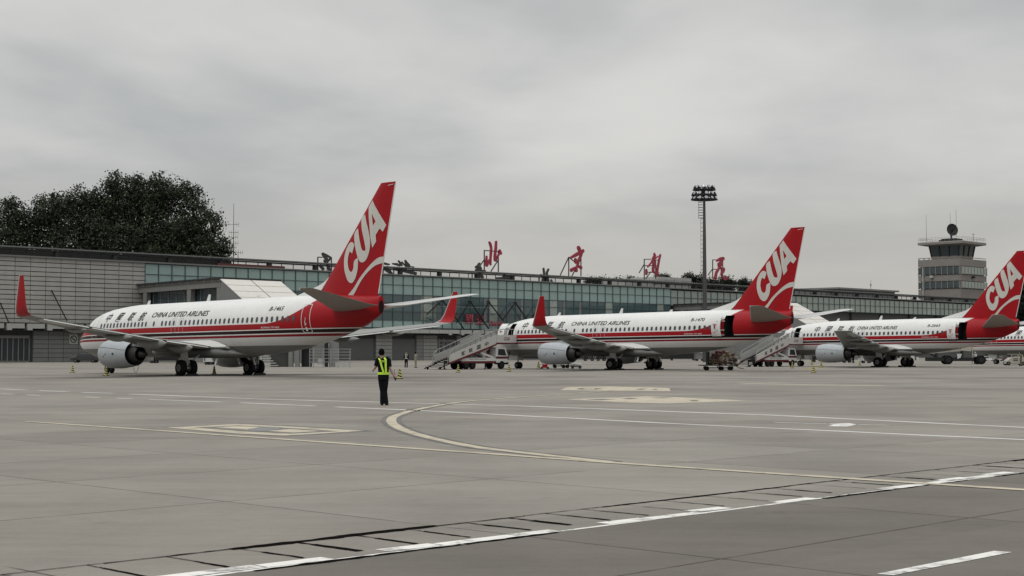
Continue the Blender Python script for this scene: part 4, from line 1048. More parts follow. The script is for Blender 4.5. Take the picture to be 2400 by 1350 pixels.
            mb = MB(); mb.tube([(23.2+WX, s*17.35, 3.93), (23.57+WX, s*17.62, 4.15), (23.82+WX, s*17.74, 4.55), (24.63+WX, s*17.95, 6.36)], [.05, .05, .05, .03], 6); mb.obj('winglet_edge', m_lgrey, w)
        # ---- engine
        e = MB(); prof = [(12.05, .80), (11.5, .82), (11.22, .86), (11.14, .90), (11.2, .96), (11.6, 1.03), (12.4, 1.06), (13.4, 1.05), (14.4, .97), (15.32, .86), (15.30, .83), (14.6, .86), (13.8, .84)]
        yE, zE = s*4.83, 1.55; prof = [(12.4+(h-11.14)*.875, r) for h, r in prof]; EX = WX+(.6 if short else 0); KX = lambda L: [(12.4+(h-11.14)*.875+EX, r) for h, r in L]
        en = e.lathe([(h+EX, r) for h, r in prof], 'X', (0, yE, zE), 36).obj('engine', m_cowl, t, smooth=True)
        MB().lathe([(12.4+(h-11.14)*.875+EX, r) for h, r in ((12.0, .05), (12.02, .82), (12.1, .82), (13.9, .80), (13.95, .3))], 'X', (0, yE, zE), 28).obj('fan', m_dark, en, smooth=True)
        MB().lathe([(12.4+(h-11.14)*.875+EX, r) for h, r in ((11.55, .02), (11.8, .2), (12.02, .3))], 'X', (0, yE, zE), 16).obj('spinner', m_dark, en, smooth=True)
        MB().lathe([(12.4+(h-11.14)*.875+EX, r) for h, r in ((13.7, .72), (14.6, .70), (15.4, .60), (16.15, .46), (16.13, .43), (15.5, .40))], 'X', (0, yE, zE-.02), 28).obj('core_cowl', m_steel, en, smooth=True)
        MB().lathe([(12.4+(h-11.14)*.875+EX, r) for h, r in ((15.3, .30), (16.1, .31), (16.6, .22), (17.15, .06), (17.2, .01))], 'X', (0, yE, zE-.02), 20).obj('exhaust_cone', m_steel, en, smooth=True)
        p = MB(); p.rings([[Vector((x+WX, yE-w, z0)), Vector((x+WX, yE+w, z0)), Vector((x+WX, yE+w*.8, z1)), Vector((x+WX, yE-w*.8, z1))] for x, w, z0, z1 in ((13.7, .05, 2.45, 2.58), (14.6, .2, 2.3, 2.72), (15.9, .26, 2.1, 2.72), (17.5, .24, 2.02, 2.35), (19.3, .05, 2.05, 2.2))]); p.obj('pylon', m_cowl, en, smooth=True)
        f = MB()
        for h, a, sz in ((13.4, -10, .05), (13.7, -2, .05), (14.7, 0, .09)): f.box((h+EX, yE+(-1)*1.06*math.cos(R(a)), zE+1.06*math.sin(R(a))), (sz*1.6, .03, sz*1.6))
        for ang in (24,):
            f.tube([(12.4+(h-11.14)*.875+EX, yE-(r+.004)*math.cos(R(a_)), zE+(r+.004)*math.sin(R(a_))) for h, r, a_ in ((11.25, .97, 28), (11.6, 1.03, 27), (12.4, 1.06, 25), (13.4, 1.05, 22), (14.4, .97, 19), (15.2, .875, 17))], .012, 5)
        f.obj('cowl_latch', m_dark, en)
    # ---- fin, rudder, lettering on the fin
    fz = TX*FH*0
    def finring(z, thk=1.0):
        a, b = fin_le(z)+TX, fin_te(z)+TX; ring_ = []
        ss = [0, .04, .08, .18, .3, .45, .6, .8, 1.0]
        up = [Vector((a+(b-a)*s_, -fin_half(a-TX+(b-a)*s_, z), z)) for s_ in ss]; dn = [Vector((p.x, -p.y, p.z)) for p in up[::-1]]
        return up+dn
    fin = MB().rings([finring(z) for z in (4.9, 5.6, 6.5, 7.5, 8.5, 9.5, 10.5, 11.5, 12.2, 12.42)]).obj('fin', m_red, t, smooth=True)
    MB().rings([[Vector((x+TX, y, z)) for x, y, z in ((fin_le(zz_)+(fin_te(zz_)-fin_le(zz_))*.74, -fin_half(fin_le(zz_)+(fin_te(zz_)-fin_le(zz_))*.74, zz_)-.006, zz_), (fin_le(zz_)+(fin_te(zz_)-fin_le(zz_))*.745, -fin_half(fin_le(zz_)+(fin_te(zz_)-fin_le(zz_))*.745, zz_)-.006, zz_))] for zz_ in (5.3, 7, 9, 11, 12.3)], cap=False, closed=False).obj('rudder_gap', mat('dark red gap', (.16, .01, .02), .6), fin)
    MB().tube([(fin_te(z)+TX+.01, 0, z) for z in (5.4, 12.3)], .035, 6).obj('trailing_edge', m_white, fin)
    for nm, o, h in (('fin_letter', C_, ()), ('fin_letter', U_, ()), ('fin_letter', A_, (AH,)), ('fin_swoosh', SW, ())):
        bm = shape_bm(o, h); cut_grid(bm, .22, .25)
        for v in bm.verts: x, z = v.co.x, v.co.y; v.co = Vector((x+TX, -(fin_half(x, z)+.025), z))
        bm_obj(bm, nm, m_letter, fin)
    # white dorsal fillet
    dz = [(28.6, 5.40, 5.46), (30.4, 5.42, 5.92), (31.0, 5.42, 6.07), (31.4, 5.74, 6.2), (31.8, 6.16, 6.37), (32.15, 6.56, 6.60)]
    MB().rings([[Vector((x+TX, -w, a)), Vector((x+TX, -.02, b)), Vector((x+TX, .02, b)), Vector((x+TX, w, a))] for (x, a, b), w in zip(dz, (.05, .16, .12, .08, .06, .03))]).obj('dorsal_fillet', m_white, fin, smooth=True)
    MB().bar((38.1+TX, -.06, 12.2), (38.75+TX, -.05, 12.26), .03).obj('fin_mark', m_white, fin)
    # ---- tailplanes
    for s in (-1, 1):
        rings = [airfoil_ring(Vector((le+TX, s*y, z)), te-le, tk, Vector((0, 0, 1)), Vector((1, 0, sl)).normalized()) for y, le, te, z, tk, sl in
                 ((.7, 33.75, 38.1, 4.36, .48, .06), (1.5, 34.3, 38.25, 4.48, .40, .05), (6.85, 38.15, 39.4, 5.46, .12, .02), (7.0, 38.5, 39.3, 5.49, .05, 0))]
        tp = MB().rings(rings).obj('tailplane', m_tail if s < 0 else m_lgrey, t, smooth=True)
        MB().rings([[Vector((x+TX-.03, s*y, z+.03)), Vector((x+TX-.05, s*y, z)), Vector((x+TX+.07, s*y, z-.06)), Vector((x+TX+.07, s*y, z+.09))] for y, x, z in ((1.1, 34.02, 4.42), (6.85, 38.15, 5.46))]).obj('leading_edge', m_lgrey, tp)
    # ---- tail cone end, aerials, lights
    zc = 4.36+(37.55-15)*FH
    o = MB().lathe([(.03, .005), (.03, .30), (-.10, .36)], 'X', (0, 0, 0), 20, cap=True).obj('exhaust_outlet', m_black, t); o.location = (xe, 0, zc); o.scale = (1, .62, 1.35)
    for ax, hh in ((17.7, .48), (23.8, .2), (9.5, .3)):
        ax = X(ax); zt = 5.35+(ax-15)*FH
        MB().rings([[Vector((ax+d0, -.03, z)), Vector((ax+d1, -.03, z)), Vector((ax+d1, .03, z)), Vector((ax+d0, .03, z))] for d0, d1, z in ((0, .42, zt-.04), (.3, .5, zt+hh))]).obj('blade_aerial', m_white, t)
    # ---- landing gear
    def wheel(x, y, r, w, name='wheel', par=None):
        o = MB().lathe([(y-w/2, r*.45), (y-w/2, r*.80), (y-w*.36, r*.96), (y-w*.15, r), (y+w*.15, r), (y+w*.36, r*.96), (y+w/2, r*.80), (y+w/2, r*.45)], 'Y', (x, 0, r), 28, cap=True).obj(name, m_black, par, smooth=True)
        for sg in (-1, 1): MB().lathe([(y+sg*(w/2-.01), r*.46), (y+sg*(w/2+.012), r*.44), (y+sg*(w/2+.012), r*.26), (y+sg*(w/2-.03), r*.22), (y+sg*(w/2+.03), r*.1), (y+sg*(w/2+.03), .01)], 'Y', (x, 0, r), 20, cap=False).obj('hub', m_hub, o, smooth=True)
        return o
    for s in (-1, 1):
        xg = 19.6+WX; g = MB(); g.tube([(xg-.1, s*2.95, 2.2), (xg, s*2.86, 1.2), (xg, s*2.86, .56)], [.16, .15, .10], 10); g.tube([(xg, s*2.4, .56), (xg, s*3.32, .56)], .09, 8)
        g.tube([(xg+.25, s*1.5, 1.75), (xg+.05, s*2.8, .85)], .06, 6); g.tube([(xg-.6, s*2.86, 1.9), (xg-.05, s*2.86, .85)], .05, 6)
        g.tube([(xg+.1, s*2.86, 1.25), (xg+.35, s*2.86, .95), (xg+.08, s*2.86, .6)], .045, 6)
        gg = g.obj('main_gear', m_lgrey, t, smooth=True)
        for dy in (-.43, .43): wheel(xg, s*2.86+dy, .565, .42, par=gg)
        MB().box((xg-.02, s*3.06, 1.35), (.75, .04, 1.15), ry=0, rx=R(-6*s)).obj('gear_door', m_lgrey, gg)
        MB().box((xg-.9, s*2.86, .08), (.28, .5, .16)).obj('wheel_chock', m_dark, gg); 
        MB().box((xg+.72, s*2.86, .08), (.22, .9, .16)).obj('wheel_chock', m_dark, gg)
    xn = 4.04; g = MB(); g.tube([(xn-.15, 0, 1.5), (xn, 0, .35)], [.10, .07], 8); g.tube([(xn, -.24, .345), (xn, .24, .345)], .06, 8); g.tube([(xn-.9, 0, 1.5), (xn-.05, 0, .8)], .05, 6)
    gg = g.obj('nose_gear', m_lgrey, t, smooth=True)
    for dy in (-.2, .2): wheel(xn, dy, .345, .2, par=gg)
    for s in (-1, 1): MB().box((xn-.35, s*.36, 1.12), (1.25, .03, .55), rx=R(10*s)).obj('gear_door', m_lgrey, gg)
    m = MB()
    for s in (-1, 1):
        for dx, dy in ((0, .9), (.9, 1.6)): m.box((20.5+WX+dx, s*dy, 1.0), (.16, .05, .5), rx=R(18*s))
    m.obj('drain_mast', m_white, t)
    return t
TH = -.793
PL = [(-34.65, 122.8), (-2.17, 157.5), (31.5, 183.2), (65.4, 216.5)]
a1 = airliner((PL[0][0], PL[0][1], 0), TH, 'B-1465', 'red and white airliner with all doors closed, nearest, registration B-1465')
a2 = airliner((PL[1][0], PL[1][1], 0), TH, 'B-1470', 'red and white airliner with winglets and open rear door, registration B-1470', open_doors=True)
a3 = airliner((PL[2][0], PL[2][1], 0.0), TH, 'B-2665', 'shorter red and white airliner without winglets, in front of the control tower', short=True, winglets=False, open_doors=True, model='737-700')
a4 = copy_tree(a1); a4.location = (PL[3][0], PL[3][1], 0); a4['label'] = 'red and white airliner mostly hidden behind the third tail at the right edge'

# ================================================================== STAIR TRUCKS
ca, sa = math.cos(TH), math.sin(TH); PORT = Vector((sa, -ca)); AFT = Vector((ca, sa))
def wheels(t, pts, r, w, hub=m_hub):
    for x, y in pts:
        o = MB().lathe([(y-w/2, r*.5), (y-w/2, r*.88), (y-w*.3, r), (y+w*.3, r), (y+w/2, r*.88), (y+w/2, r*.5)], 'Y', (x, 0, r), 22, cap=True).obj('wheel', m_black, t, smooth=True)
        for sg in (-1, 1): MB().lathe([(y+sg*(w/2-.005), r*.5), (y+sg*(w/2+.01), r*.3), (y+sg*(w/2-.03), .02)], 'Y', (x, 0, r), 16).obj('hub', hub, o)
def stair_truck(door, label):
    # local x forward to the hull, -y the side towards the camera
    h = -PORT; ang = math.atan2(h.y, h.x)
    t = thing('boarding_stairs_truck', (door.x, door.y, 0), ang, label, 'stair truck', 'boarding stairs trucks at the open front doors')
    S = 1.1
    x0, x1, z0, z1 = -9.3, -3.05, .66, 2.50
    st = MB(); n = 17
    for k in range(n): u = (k+.5)/n; st.cb(x0+(x1-x0)*k/n, x0+(x1-x0)*(k+1)/n+.05, -S+.08, S-.08, z0+(z1-z0)*u-.03, z0+(z1-z0)*u+.02)
    st.obj('steps', m_dark, t)
    for s in (-1, 1):
        m = MB(); y0, y1 = s*S, s*(S-.05)
        m.add([(x0, y0, .62), (x1, y0, 2.45), (x1, y0, 3.42), (x0, y0, 1.38), (x0, y1, .62), (x1, y1, 2.45), (x1, y1, 3.42), (x0, y1, 1.38)], [(0, 1, 2, 3), (7, 6, 5, 4), (0, 4, 5, 1), (1, 5, 6, 2), (2, 6, 7, 3), (3, 7, 4, 0)])
        m_stair = mat('stairs paint', (.48, .47, .44), .6, var=.14, vscale=2); o = m.obj('side_panel', m_stair if s < 0 else m_fascia, t)
        MB().bar((x0, s*(S+.02), .60), (x1, s*(S+.02), 2.42), .10, .16).obj('side_rail', m_maroon, o)
        r = MB()
        r.tube([(x0-.05, s*S, .9), (x0-.1, s*S, 1.45), (x0+.35, s*S, 1.88), (x1-.2, s*S, 3.80), (x1+.8, s*S, 3.95), (-.5, s*S, 3.95)], .035, 6)
        for u in [k/9 for k in range(10)]: r.bar((x0+(x1-x0)*u, s*S, 1.36+u*2.05), (x0+(x1-x0)*u, s*S, 1.75+u*2.05), .035)
        r.obj('handrail', m_rail, t)
        g = MB(); g.add([(x0+3.4, s*(S-.03), 2.45), (x1, s*(S-.03), 3.40), (x1, s*(S-.03), 3.78), (x0+3.4, s*(S-.03), 2.85)], [(0, 1, 2, 3)]); g.obj('wind_screen', m_fascia, t)
    # writing on the near panel
    for ch, px in (('中', .79), ('国', .62), ('联', .45), ('航', .29)):
        xx = x0+(x1-x0)*px; zc = .62+px*(2.45-.62)+.42; bm = text_bm(ch, .015)
        for v in bm.verts: v.co = Vector((xx+(v.co.x-.5)*.5, -S-.012, zc+(v.co.y-.5)*.42+(v.co.x-.5)*.14))
        bm_obj(bm, 'lettering', m_ink, t)
    MB().cb(-3.05, -.15, -S, S, 2.52, 2.64).obj('platform', m_dark, t)
    for s in (-1, 1):
        b = MB().cb(-3.0, -.25, s*S-.03, s*S+.03, 2.62, 3.38).obj('platform_board', m_stair, t)
        MB().cb(-3.0, -.25, s*S-.045, s*S+.045, 2.50, 2.60).obj('board_trim', m_maroon, b)
    bm = text_bm('CUA', .03)
    for v in bm.verts: v.co = Vector((-2.05+v.co.x*.82+v.co.y*.1, -S-.035, 2.84+v.co.y*.32))
    bm_obj(bm, 'lettering', m_maroon, t)
    m = MB()
    for x in (-2.9, -1.9, -.9, -.3):
        m.bar((x, S, 3.38), (x, S, 3.95), .04); m.bar((x, -S, 3.38), (x, -S, 3.9), .03)
    m.obj('platform_post', m_rail, t)
    MB().cb(-.35, -.1, -S+.1, S-.1, 2.50, 2.72).obj('bumper', m_black, t)
    # chassis, bed, cab
    MB().cb(-8.6, -1.5, -.5, .5, .55, .8).obj('chassis', m_dark, t)
    b = MB().cb(-7.6, -3.0, -.98, .98, .78, 1.12).obj('bed', m_white, t)
    MB().cb(-7.62, -2.98, -1.0, 1.0, .60, .80).obj('bed_stripe', m_maroon, b)
    bm = text_bm('CHINA UNITED AIRLINES', .015)
    for v in bm.verts: v.co = Vector((-6.6+v.co.x*2.3, -.985, .93+v.co.y*.12))
    bm_obj(bm, 'lettering', m_ink, b)
    m = MB(); m.rings([[Vector((x, -.98, z)) for x, z in ((-2.95, .62), (-1.35, .62), (-1.25, 1.25), (-1.6, 2.12), (-2.85, 2.16), (-2.95, 2.0))], [Vector((x, .98, z)) for x, z in ((-2.95, .62), (-1.35, .62), (-1.25, 1.25), (-1.6, 2.12), (-2.85, 2.16), (-2.95, 2.0))]])
    c = m.obj('cab', m_white, t, bevel=.03)
    for s in (-1, 1):
        m = MB(); m.add([(-2.7, s*.985, 1.38), (-1.5, s*.985, 1.32), (-1.78, s*.985, 1.98), (-2.65, s*.985, 2.0)], [(0, 1, 2, 3)]); m.obj('window', m_glassd, c)
        m = MB(); m.cb(-2.96, -1.26, s*.988-.004, s*.988+.004, 1.03, 1.25); m.obj('cab_stripe', m_maroon, c)
    m = MB(); m.add([(-1.30, -.85, 1.32), (-1.30, .85, 1.32), (-1.56, .8, 2.0), (-1.56, -.8, 2.0)], [(0, 1, 2, 3)]); m.obj('windscreen', m_glassd, c)
    wheels(t, [(x, y) for x in (-2.15, -6.9) for y in (-.85, .85)], .42, .28, m_roofst)
    wheels(t, [(x, y) for x in (-6.0,) for y in (-.8, .8)], .40, .26, m_roofst)
    m = MB()
    for s in (-.7, .7):
        m.bar((-6.9, s, 1.1), (-3.6, s, 2.25), .14); m.bar((-3.4, s, 1.15), (-5.2, s, 1.75), .12); m.bar((-7.2, s, 1.1), (-8.2, s, 1.0), .12)
    m.bar((-3.2, 0, 1.1), (-3.0, 0, 2.5), .22); m.obj('lift_frame', m_maroon, t)
    m = MB(); m.bar((-3.3, -.9, 1.15), (-5.0, -.9, 1.62), .12, .2); m.bar((-4.9, -.9, 1.55), (-3.9, -.9, 2.0), .08); m.obj('lift_ram', m_white, t)
    m = MB()
    for s in (-.95, .95):
        m.bar((-8.1, s, .05), (-8.1, s, .8), .09); m.box((-8.1, s, .04), (.3, .3, .06)); m.bar((-4.4, s, .05), (-4.4, s, .7), .09); m.box((-4.4, s, .04), (.3, .3, .06))
    m.obj('stabiliser', m_dark, t)
    m = MB()
    for k in range(4): m.cb(x0-.25-k*.34, x0+.25-k*.34, -S+.1, S-.1, .62-k*.13, .67-k*.13)
    for s in (-1, 1): m.bar((x0+.3, s*(S-.1), .60), (x0-1.35, s*(S-.1), .08), .08)
    m.obj('lower_steps', m_dark, t)
    m = MB()
    for s in (-1, 1): m.tube([(x0, s*S, 1.36), (x0-.2, s*S, 1.15), (x0-.2, s*S, .5)], .03, 6)
    m.obj('lower_rail', m_rail, t)
    wheels(t, [(x0-1.0, -.9), (x0-1.0, .9)], .12, .1, m_dark)
    m = MB()
    for s in (-1, 1): m.bar((-1.25, s*1.08, 1.2), (-1.2, s*1.08, 1.75), .05); m.box((-1.2, s*1.1, 1.6), (.1, .2, .3))
    m.obj('mirror', m_dark, c)
    MB().cb(-1.32, -1.2, -.95, .95, .45, .7).obj('front_bumper', m_dark, t)
    return t
for (px_, py_), lab in ((PL[1], 'white boarding stairs truck at front door of the middle airliner'), (PL[2], 'white boarding stairs truck at front door of the third airliner, under second tail')):
    d = Vector((px_, py_))+AFT*4.6+PORT*1.72; stair_truck(d, lab)

# ================================================================== CONES
def cone_at(px, py, label, lean=0.0, bar=False, s=1.0):
    p = at(px, py); t = thing('traffic_cone', (p.x, p.y, 0), 0, label, 'traffic cone', 'black and yellow cones on the apron'); t.scale = (s, s, s)
    MB().cb(-.19, .19, -.19, .19, 0, .045).obj('base', m_black, t)
    m = MB(); hs = [.045, .13, .21, .30, .38, .47, .55, .66]
    for k, (a, b) in enumerate(zip(hs, hs[1:])):
        ra_, rb_ = .14*(1-a/.78)+.012, .14*(1-b/.78)+.012
        rings = []
        for h, r in ((a, ra_), (b, rb_)): rings.append([Vector((r*math.cos(q), r*math.sin(q), h+(.03*math.sin(2*q) if h not in (.045, .66) else 0))) for q in [2*math.pi*j/16 for j in range(16)]])
        m.rings(rings, cap=(k in (0, len(hs)-2)), mi=k % 2)
    m.obj('body', [m_yel, m_black], t, smooth=True)
    if bar: MB().bar((-.95, 0, .33), (.75, 0, .42), .05).obj('cross_bar', m_yel, t)
    return t
cone_at(170, 873, 'striped cone alone on the apron left of the nearest airliner nose')
cone_at(249, 881, 'striped cone beside nose wheel of the nearest airliner', s=1.0)
cone_at(502, 877, 'striped cone under belly of the nearest airliner between its main wheels')
cone_at(937, 888, 'tall striped cone right of the marshaller, nearest of all the cones', s=1.05)
cone_at(1074, 873, 'striped cone in front of the first boarding stairs foot')
cone_at(1193, 871, 'striped cone in front of middle airliner nose wheel')
cone_at(1262, 865, 'striped cone left of the engine dolly under the middle airliner', s=1.2)
cone_at(1857, 863, 'striped cone in front of the second boarding stairs truck cab')
cone_at(1907, 874, 'striped cone with yellow cross bar in front of third airliner nose', bar=True)
cone_at(1925, 861, 'striped cone just right of and behind the cone with the bar')
cone_at(1903, 855, 'small striped cone behind the cone with the bar')
cone_at(2015, 857, 'striped cone beside main wheels of third airliner')

# ================================================================== PEOPLE
def person(pos, rz, label, P, cloth, shirt, sleeve=True, vest=None, hat=None, voxel=.022, hi=False):
    """P: joints of the figure, metres, x right / y away / z up, drawn facing +y"""
    t = thing('person', pos, rz, label, 'person')
    V = lambda k: Vector(P[k])
    b = MB()
    b.tube([V('pelvis')+Vector((0, 0, -.06)), V('pelvis')+Vector((0, 0, .06)), V('waist'), V('chest'), V('neck')+Vector((0, 0, -.06))], [(.15, .105), (.165, .12), (.135, .10), (.17, .115), (.09, .07)], 14)
    b.tube([V('neck')+Vector((0, 0, -.08)), V('head')+Vector((0, 0, -.06))], [.058, .055], 10)
    hd = V('head'); hr = []
    for k in range(9):
        a = math.pi*k/8; z = math.cos(a); r = math.sin(a); jaw = 1-.22*max(0, -z)
        hr.append([hd+Vector((max(.006, .078*r)*jaw*math.cos(q), max(.006, .098*r)*math.sin(q)+(.012 if z < -.2 else 0), .122*z)) for q in [2*math.pi*j/12 for j in range(12)]])
    b.rings(hr)
    b.tube([hd+Vector((0, .085, .02)), hd+Vector((0, .118, -.018)), hd+Vector((0, .09, -.035))], [.012, .017, .014], 6)   # nose
    b.tube([hd+Vector((-.025, .092, -.062)), hd+Vector((.025, .092, -.062))], .009, 5)   # lips
    for s in (-1, 1): b.box(hd+Vector((s*.082, -.005, -.005)), (.016, .04, .06))         # ears
    for s, A_n in ((-1, 'l'), (1, 'r')):
        sh, el, wr, hn = V('sh_'+A_n), V('el_'+A_n), V('wr_'+A_n), V('ha_'+A_n)
        b.tube([V('chest')+Vector((s*.08, 0, .08)), sh, sh.lerp(el, .5), el, el.lerp(wr, .4), wr], [.062, .058, .048, .040, .040, .027], 10)
        d = (hn-wr).normalized(); side = d.cross(Vector((0, 1, 0))).normalized() if abs(d.y) < .9 else Vector((1, 0, 0)); nrm = side.cross(d)
        pe = wr+d*.085
        b.tube([wr, wr+d*.045, pe], [(.028, .020), (.040, .018), (.042, .015)], 8)
        if hi:
            for k, (L, o) in enumerate(((.066, -.030), (.076, -.010), (.070, .011), (.055, .030))):
                f0 = pe+side*o-d*.012; f1 = f0+d*L*.55; f2 = f1+(d*.7+nrm*.55)*L*.5
                b.tube([f0, f1, f2], [.0100, .0092, .0078], 6)
            th0 = wr+d*.03+side*.035; b.tube([th0, th0+side*.028+d*.03, th0+side*.03+d*.062], [.013, .011, .009], 6)
        else: b.tube([pe, pe+d*.07+nrm*.03], [.03, .014], 6)
        hp, kn, an, to = V('hp_'+A_n), V('kn_'+A_n), V('an_'+A_n), V('to_'+A_n)
        b.tube([hp, hp.lerp(kn, .5), kn, kn.lerp(an, .35), an], [.090, .076, .056, .056, .036], 10)
        b.tube([an+Vector((0, -.03, -.04)), to], [.04, .032], 8)
    body = remeshed(b, 'body', m_skin, t, .010 if hi else voxel, 2)
    e = 1.0
    c = MB(); c.tube([V('pelvis')+Vector((0, 0, -.07)), V('pelvis')+Vector((0, 0, .06)), V('pelvis')+Vector((0, 0, .13))], [(.16, .125), (.176, .132), (.172, .13)], 14)
    for A_n in 'lr':
        hp, kn, an = V('hp_'+A_n), V('kn_'+A_n), V('an_'+A_n)
        c.tube([hp+Vector((0, 0, .03)), hp.lerp(kn, .5), kn, kn.lerp(an, .5), an+Vector((0, 0, -.03))], [.098, .090, .076, .072, .072], 10)
    remeshed(c, 'trousers', cloth, t, .013 if hi else voxel, 3)
    c = MB(); c.tube([V('pelvis')+Vector((0, 0, .045)), V('waist'), V('waist').lerp(V('chest'), .6), V('chest')+Vector((0, 0, .04)), V('neck')+Vector((0, 0, -.035))], [(.178, .134), (.166, .126), (.182, .128), (.19, .125), (.068, .062)], 16)
    for s, A_n in ((-1, 'l'), (1, 'r')):
        sh, el, wr = V('sh_'+A_n), V('el_'+A_n), V('wr_'+A_n)
        c.tube([V('chest')+Vector((s*.08, 0, .09)), sh, sh.lerp(el, .85)] if sleeve == 'short' else [V('chest')+Vector((s*.08, 0, .09)), sh, el, wr], [.078, .076, .070] if sleeve == 'short' else [.078, .072, .058, .042], 10)
    remeshed(c, 'shirt', shirt, t, .013 if hi else voxel, 3)
    for A_n in 'lr':
        an, to = V('an_'+A_n), V('to_'+A_n)
        c = MB(); c.tube([an+Vector((0, -.06, -.045)), an+Vector((0, 0, -.035)), an.lerp(to, .6)+Vector((0, 0, -.01)), to+Vector((0, .03, -.005))], [(.045, .04), (.05, .048), (.052, .036), (.03, .022)], 10)
        remeshed(c, 'shoe', m_black, t, .012 if hi else voxel, 1)
    h = MB(); hr = []
    for k in range(7):
        a = math.pi*.74*k/6; z = math.cos(a); r = math.sin(a)
        hr.append([hd+Vector((max(.006, .094*r)*math.cos(q), -.012+max(.006, .108*r)*math.sin(q)*(1 if math.sin(q) < 0 else .82), .012+.128*z+(.035*max(0, math.sin(q)) if k > 3 else 0))) for q in [2*math.pi*j/14 for j in range(14)]])
    h.rings(hr); h.obj('hair' if hat is None else 'cap', m_hair if hat is None else hat, t, smooth=True)
    if vest is not None:
        wv, cv, nk = V('waist'), V('chest'), V('neck')
        tab = [(V('pelvis').z+.03, .182, .138, V('pelvis').x), (wv.z, .170, .130, wv.x), (wv.z*.4+cv.z*.6, .195, .140, wv.x*.4+cv.x*.6), (cv.z+.05, .20, .137, cv.x), (nk.z-.03, .10, .085, nk.x)]
        tab.sort()
        def back(x, z, s, o=.012):
            hw, hd_, cx = lerp(z, tab); q = max(-1, min(1, (x-cx)/(hw+o))); return Vector((x, s*(hd_+o)*math.sqrt(1-q*q*.98), z))
        m = MB(); zb = wv.z-.05
        for z0, z1 in ((zb, zb+.075),):
            rg = []
            for z in (z0, z1):
                hw, hd_, cx = lerp(z, tab); rg.append([Vector((cx+(hw+.018)*math.cos(q), (hd_+.018)*math.sin(q), z)) for q in [2*math.pi*j/28 for j in range(28)]])
            m.rings(rg, cap=False)
        zt = V('sh_l').z+.055
        for s in (-1, 1):
            for xt0, xt1, xb0, xb1 in ((-.135, -.075, -.015, .045), (.060, .120, .055, .115)):
                pl = []
                for k in range(9):
                    u = k/8; z = zb+.05+(zt-zb-.05)*u; cx = lerp(z, tab)[2]; pl.append((back(cx+xb0+(xt0-xb0)*u, z, s, .034), back(cx+xb1+(xt1-xb1)*u, z, s, .034)))
                m.add([p for q in pl for p in q], [(2*k, 2*k+1, 2*k+3, 2*k+2) for k in range(8)])
        for x0, x1 in ((-.135, -.075), (.055, .125)):
            cx = lerp(zt, tab)[2]; a0, a1 = back(cx+x0, zt, -1, .02), back(cx+x1, zt, -1, .02); b0, b1 = back(cx+x0, zt, 1, .02), back(cx+x1, zt, 1, .02)
            m.add([a0, a1, (a1+b1)/2+Vector((0, 0, .035)), (a0+b0)/2+Vector((0, 0, .035)), b1, b0], [(0, 1, 2, 3), (3, 2, 4, 5)])
        zq = zt-.13; cx = lerp(zq, tab)[2]
        pl = [(back(cx-.085+.17*k/6, zq, -1, .037), back(cx-.085+.17*k/6, zq+.055, -1, .037)) for k in range(7)]
        m.add([p for q in pl for p in q], [(2*k, 2*k+1, 2*k+3, 2*k+2) for k in range(6)])
        vo = m.obj('vest', vest, t)
        if hi:
            dm = MB()
            for k in range(6):
                a_ = cx-.06+k*.021; dm.add([back(a_, zq+.014, -1, .041), back(a_+.013, zq+.014, -1, .041), back(a_+.013, zq+.042, -1, .041), back(a_, zq+.042, -1, .041)], [(0, 1, 2, 3)])
            dm.obj('vest_lettering', m_ink, vo)
    return t
k_ = .001985
def mz(x, y, yy=0): return ((x-530)*k_, yy, (1150-y)*k_)
PM = dict(head=mz(500, 320), neck=mz(505, 388), chest=mz(525, 450), waist=mz(532, 640), pelvis=mz(530, 715),
          sh_l=mz(436, 432), el_l=mz(405, 548, .02), wr_l=mz(370, 592, .16), ha_l=mz(345, 600, .24),
          sh_r=mz(612, 430), el_r=mz(632, 560, -.02), wr_r=mz(680, 668, .04), ha_r=mz(706, 720, .07),
          hp_l=mz(488, 725), kn_l=mz(512, 930, .03), an_l=mz(512, 1108, -.02), to_l=mz(498, 1136, .15),
          hp_r=mz(568, 725), kn_r=mz(552, 930, .02), an_r=mz(578, 1108, -.02), to_r=mz(590, 1136, .15))
p = at(898.5, 950); mar = person((p.x, p.y, 0), 0, 'person in black uniform and lime vest seen from behind, left arm held out', PM, m_navy, m_navy, 'short', m_lime, hi=True)
t = thing('hand_radio', (p.x, p.y, 0), 0, 'black hand radio in the right hand of the marshaller', 'radio')
w = Vector(PM['wr_r']).lerp(Vector(PM['ha_r']), .9); m = MB(); m.box(w+Vector((.01, .01, -.02)), (.05, .035, .13), ry=R(-25)); m.bar(w+Vector((.0, .01, .03)), w+Vector((-.01, .01, .26)), .01); m.obj('radio_body', m_black, t)
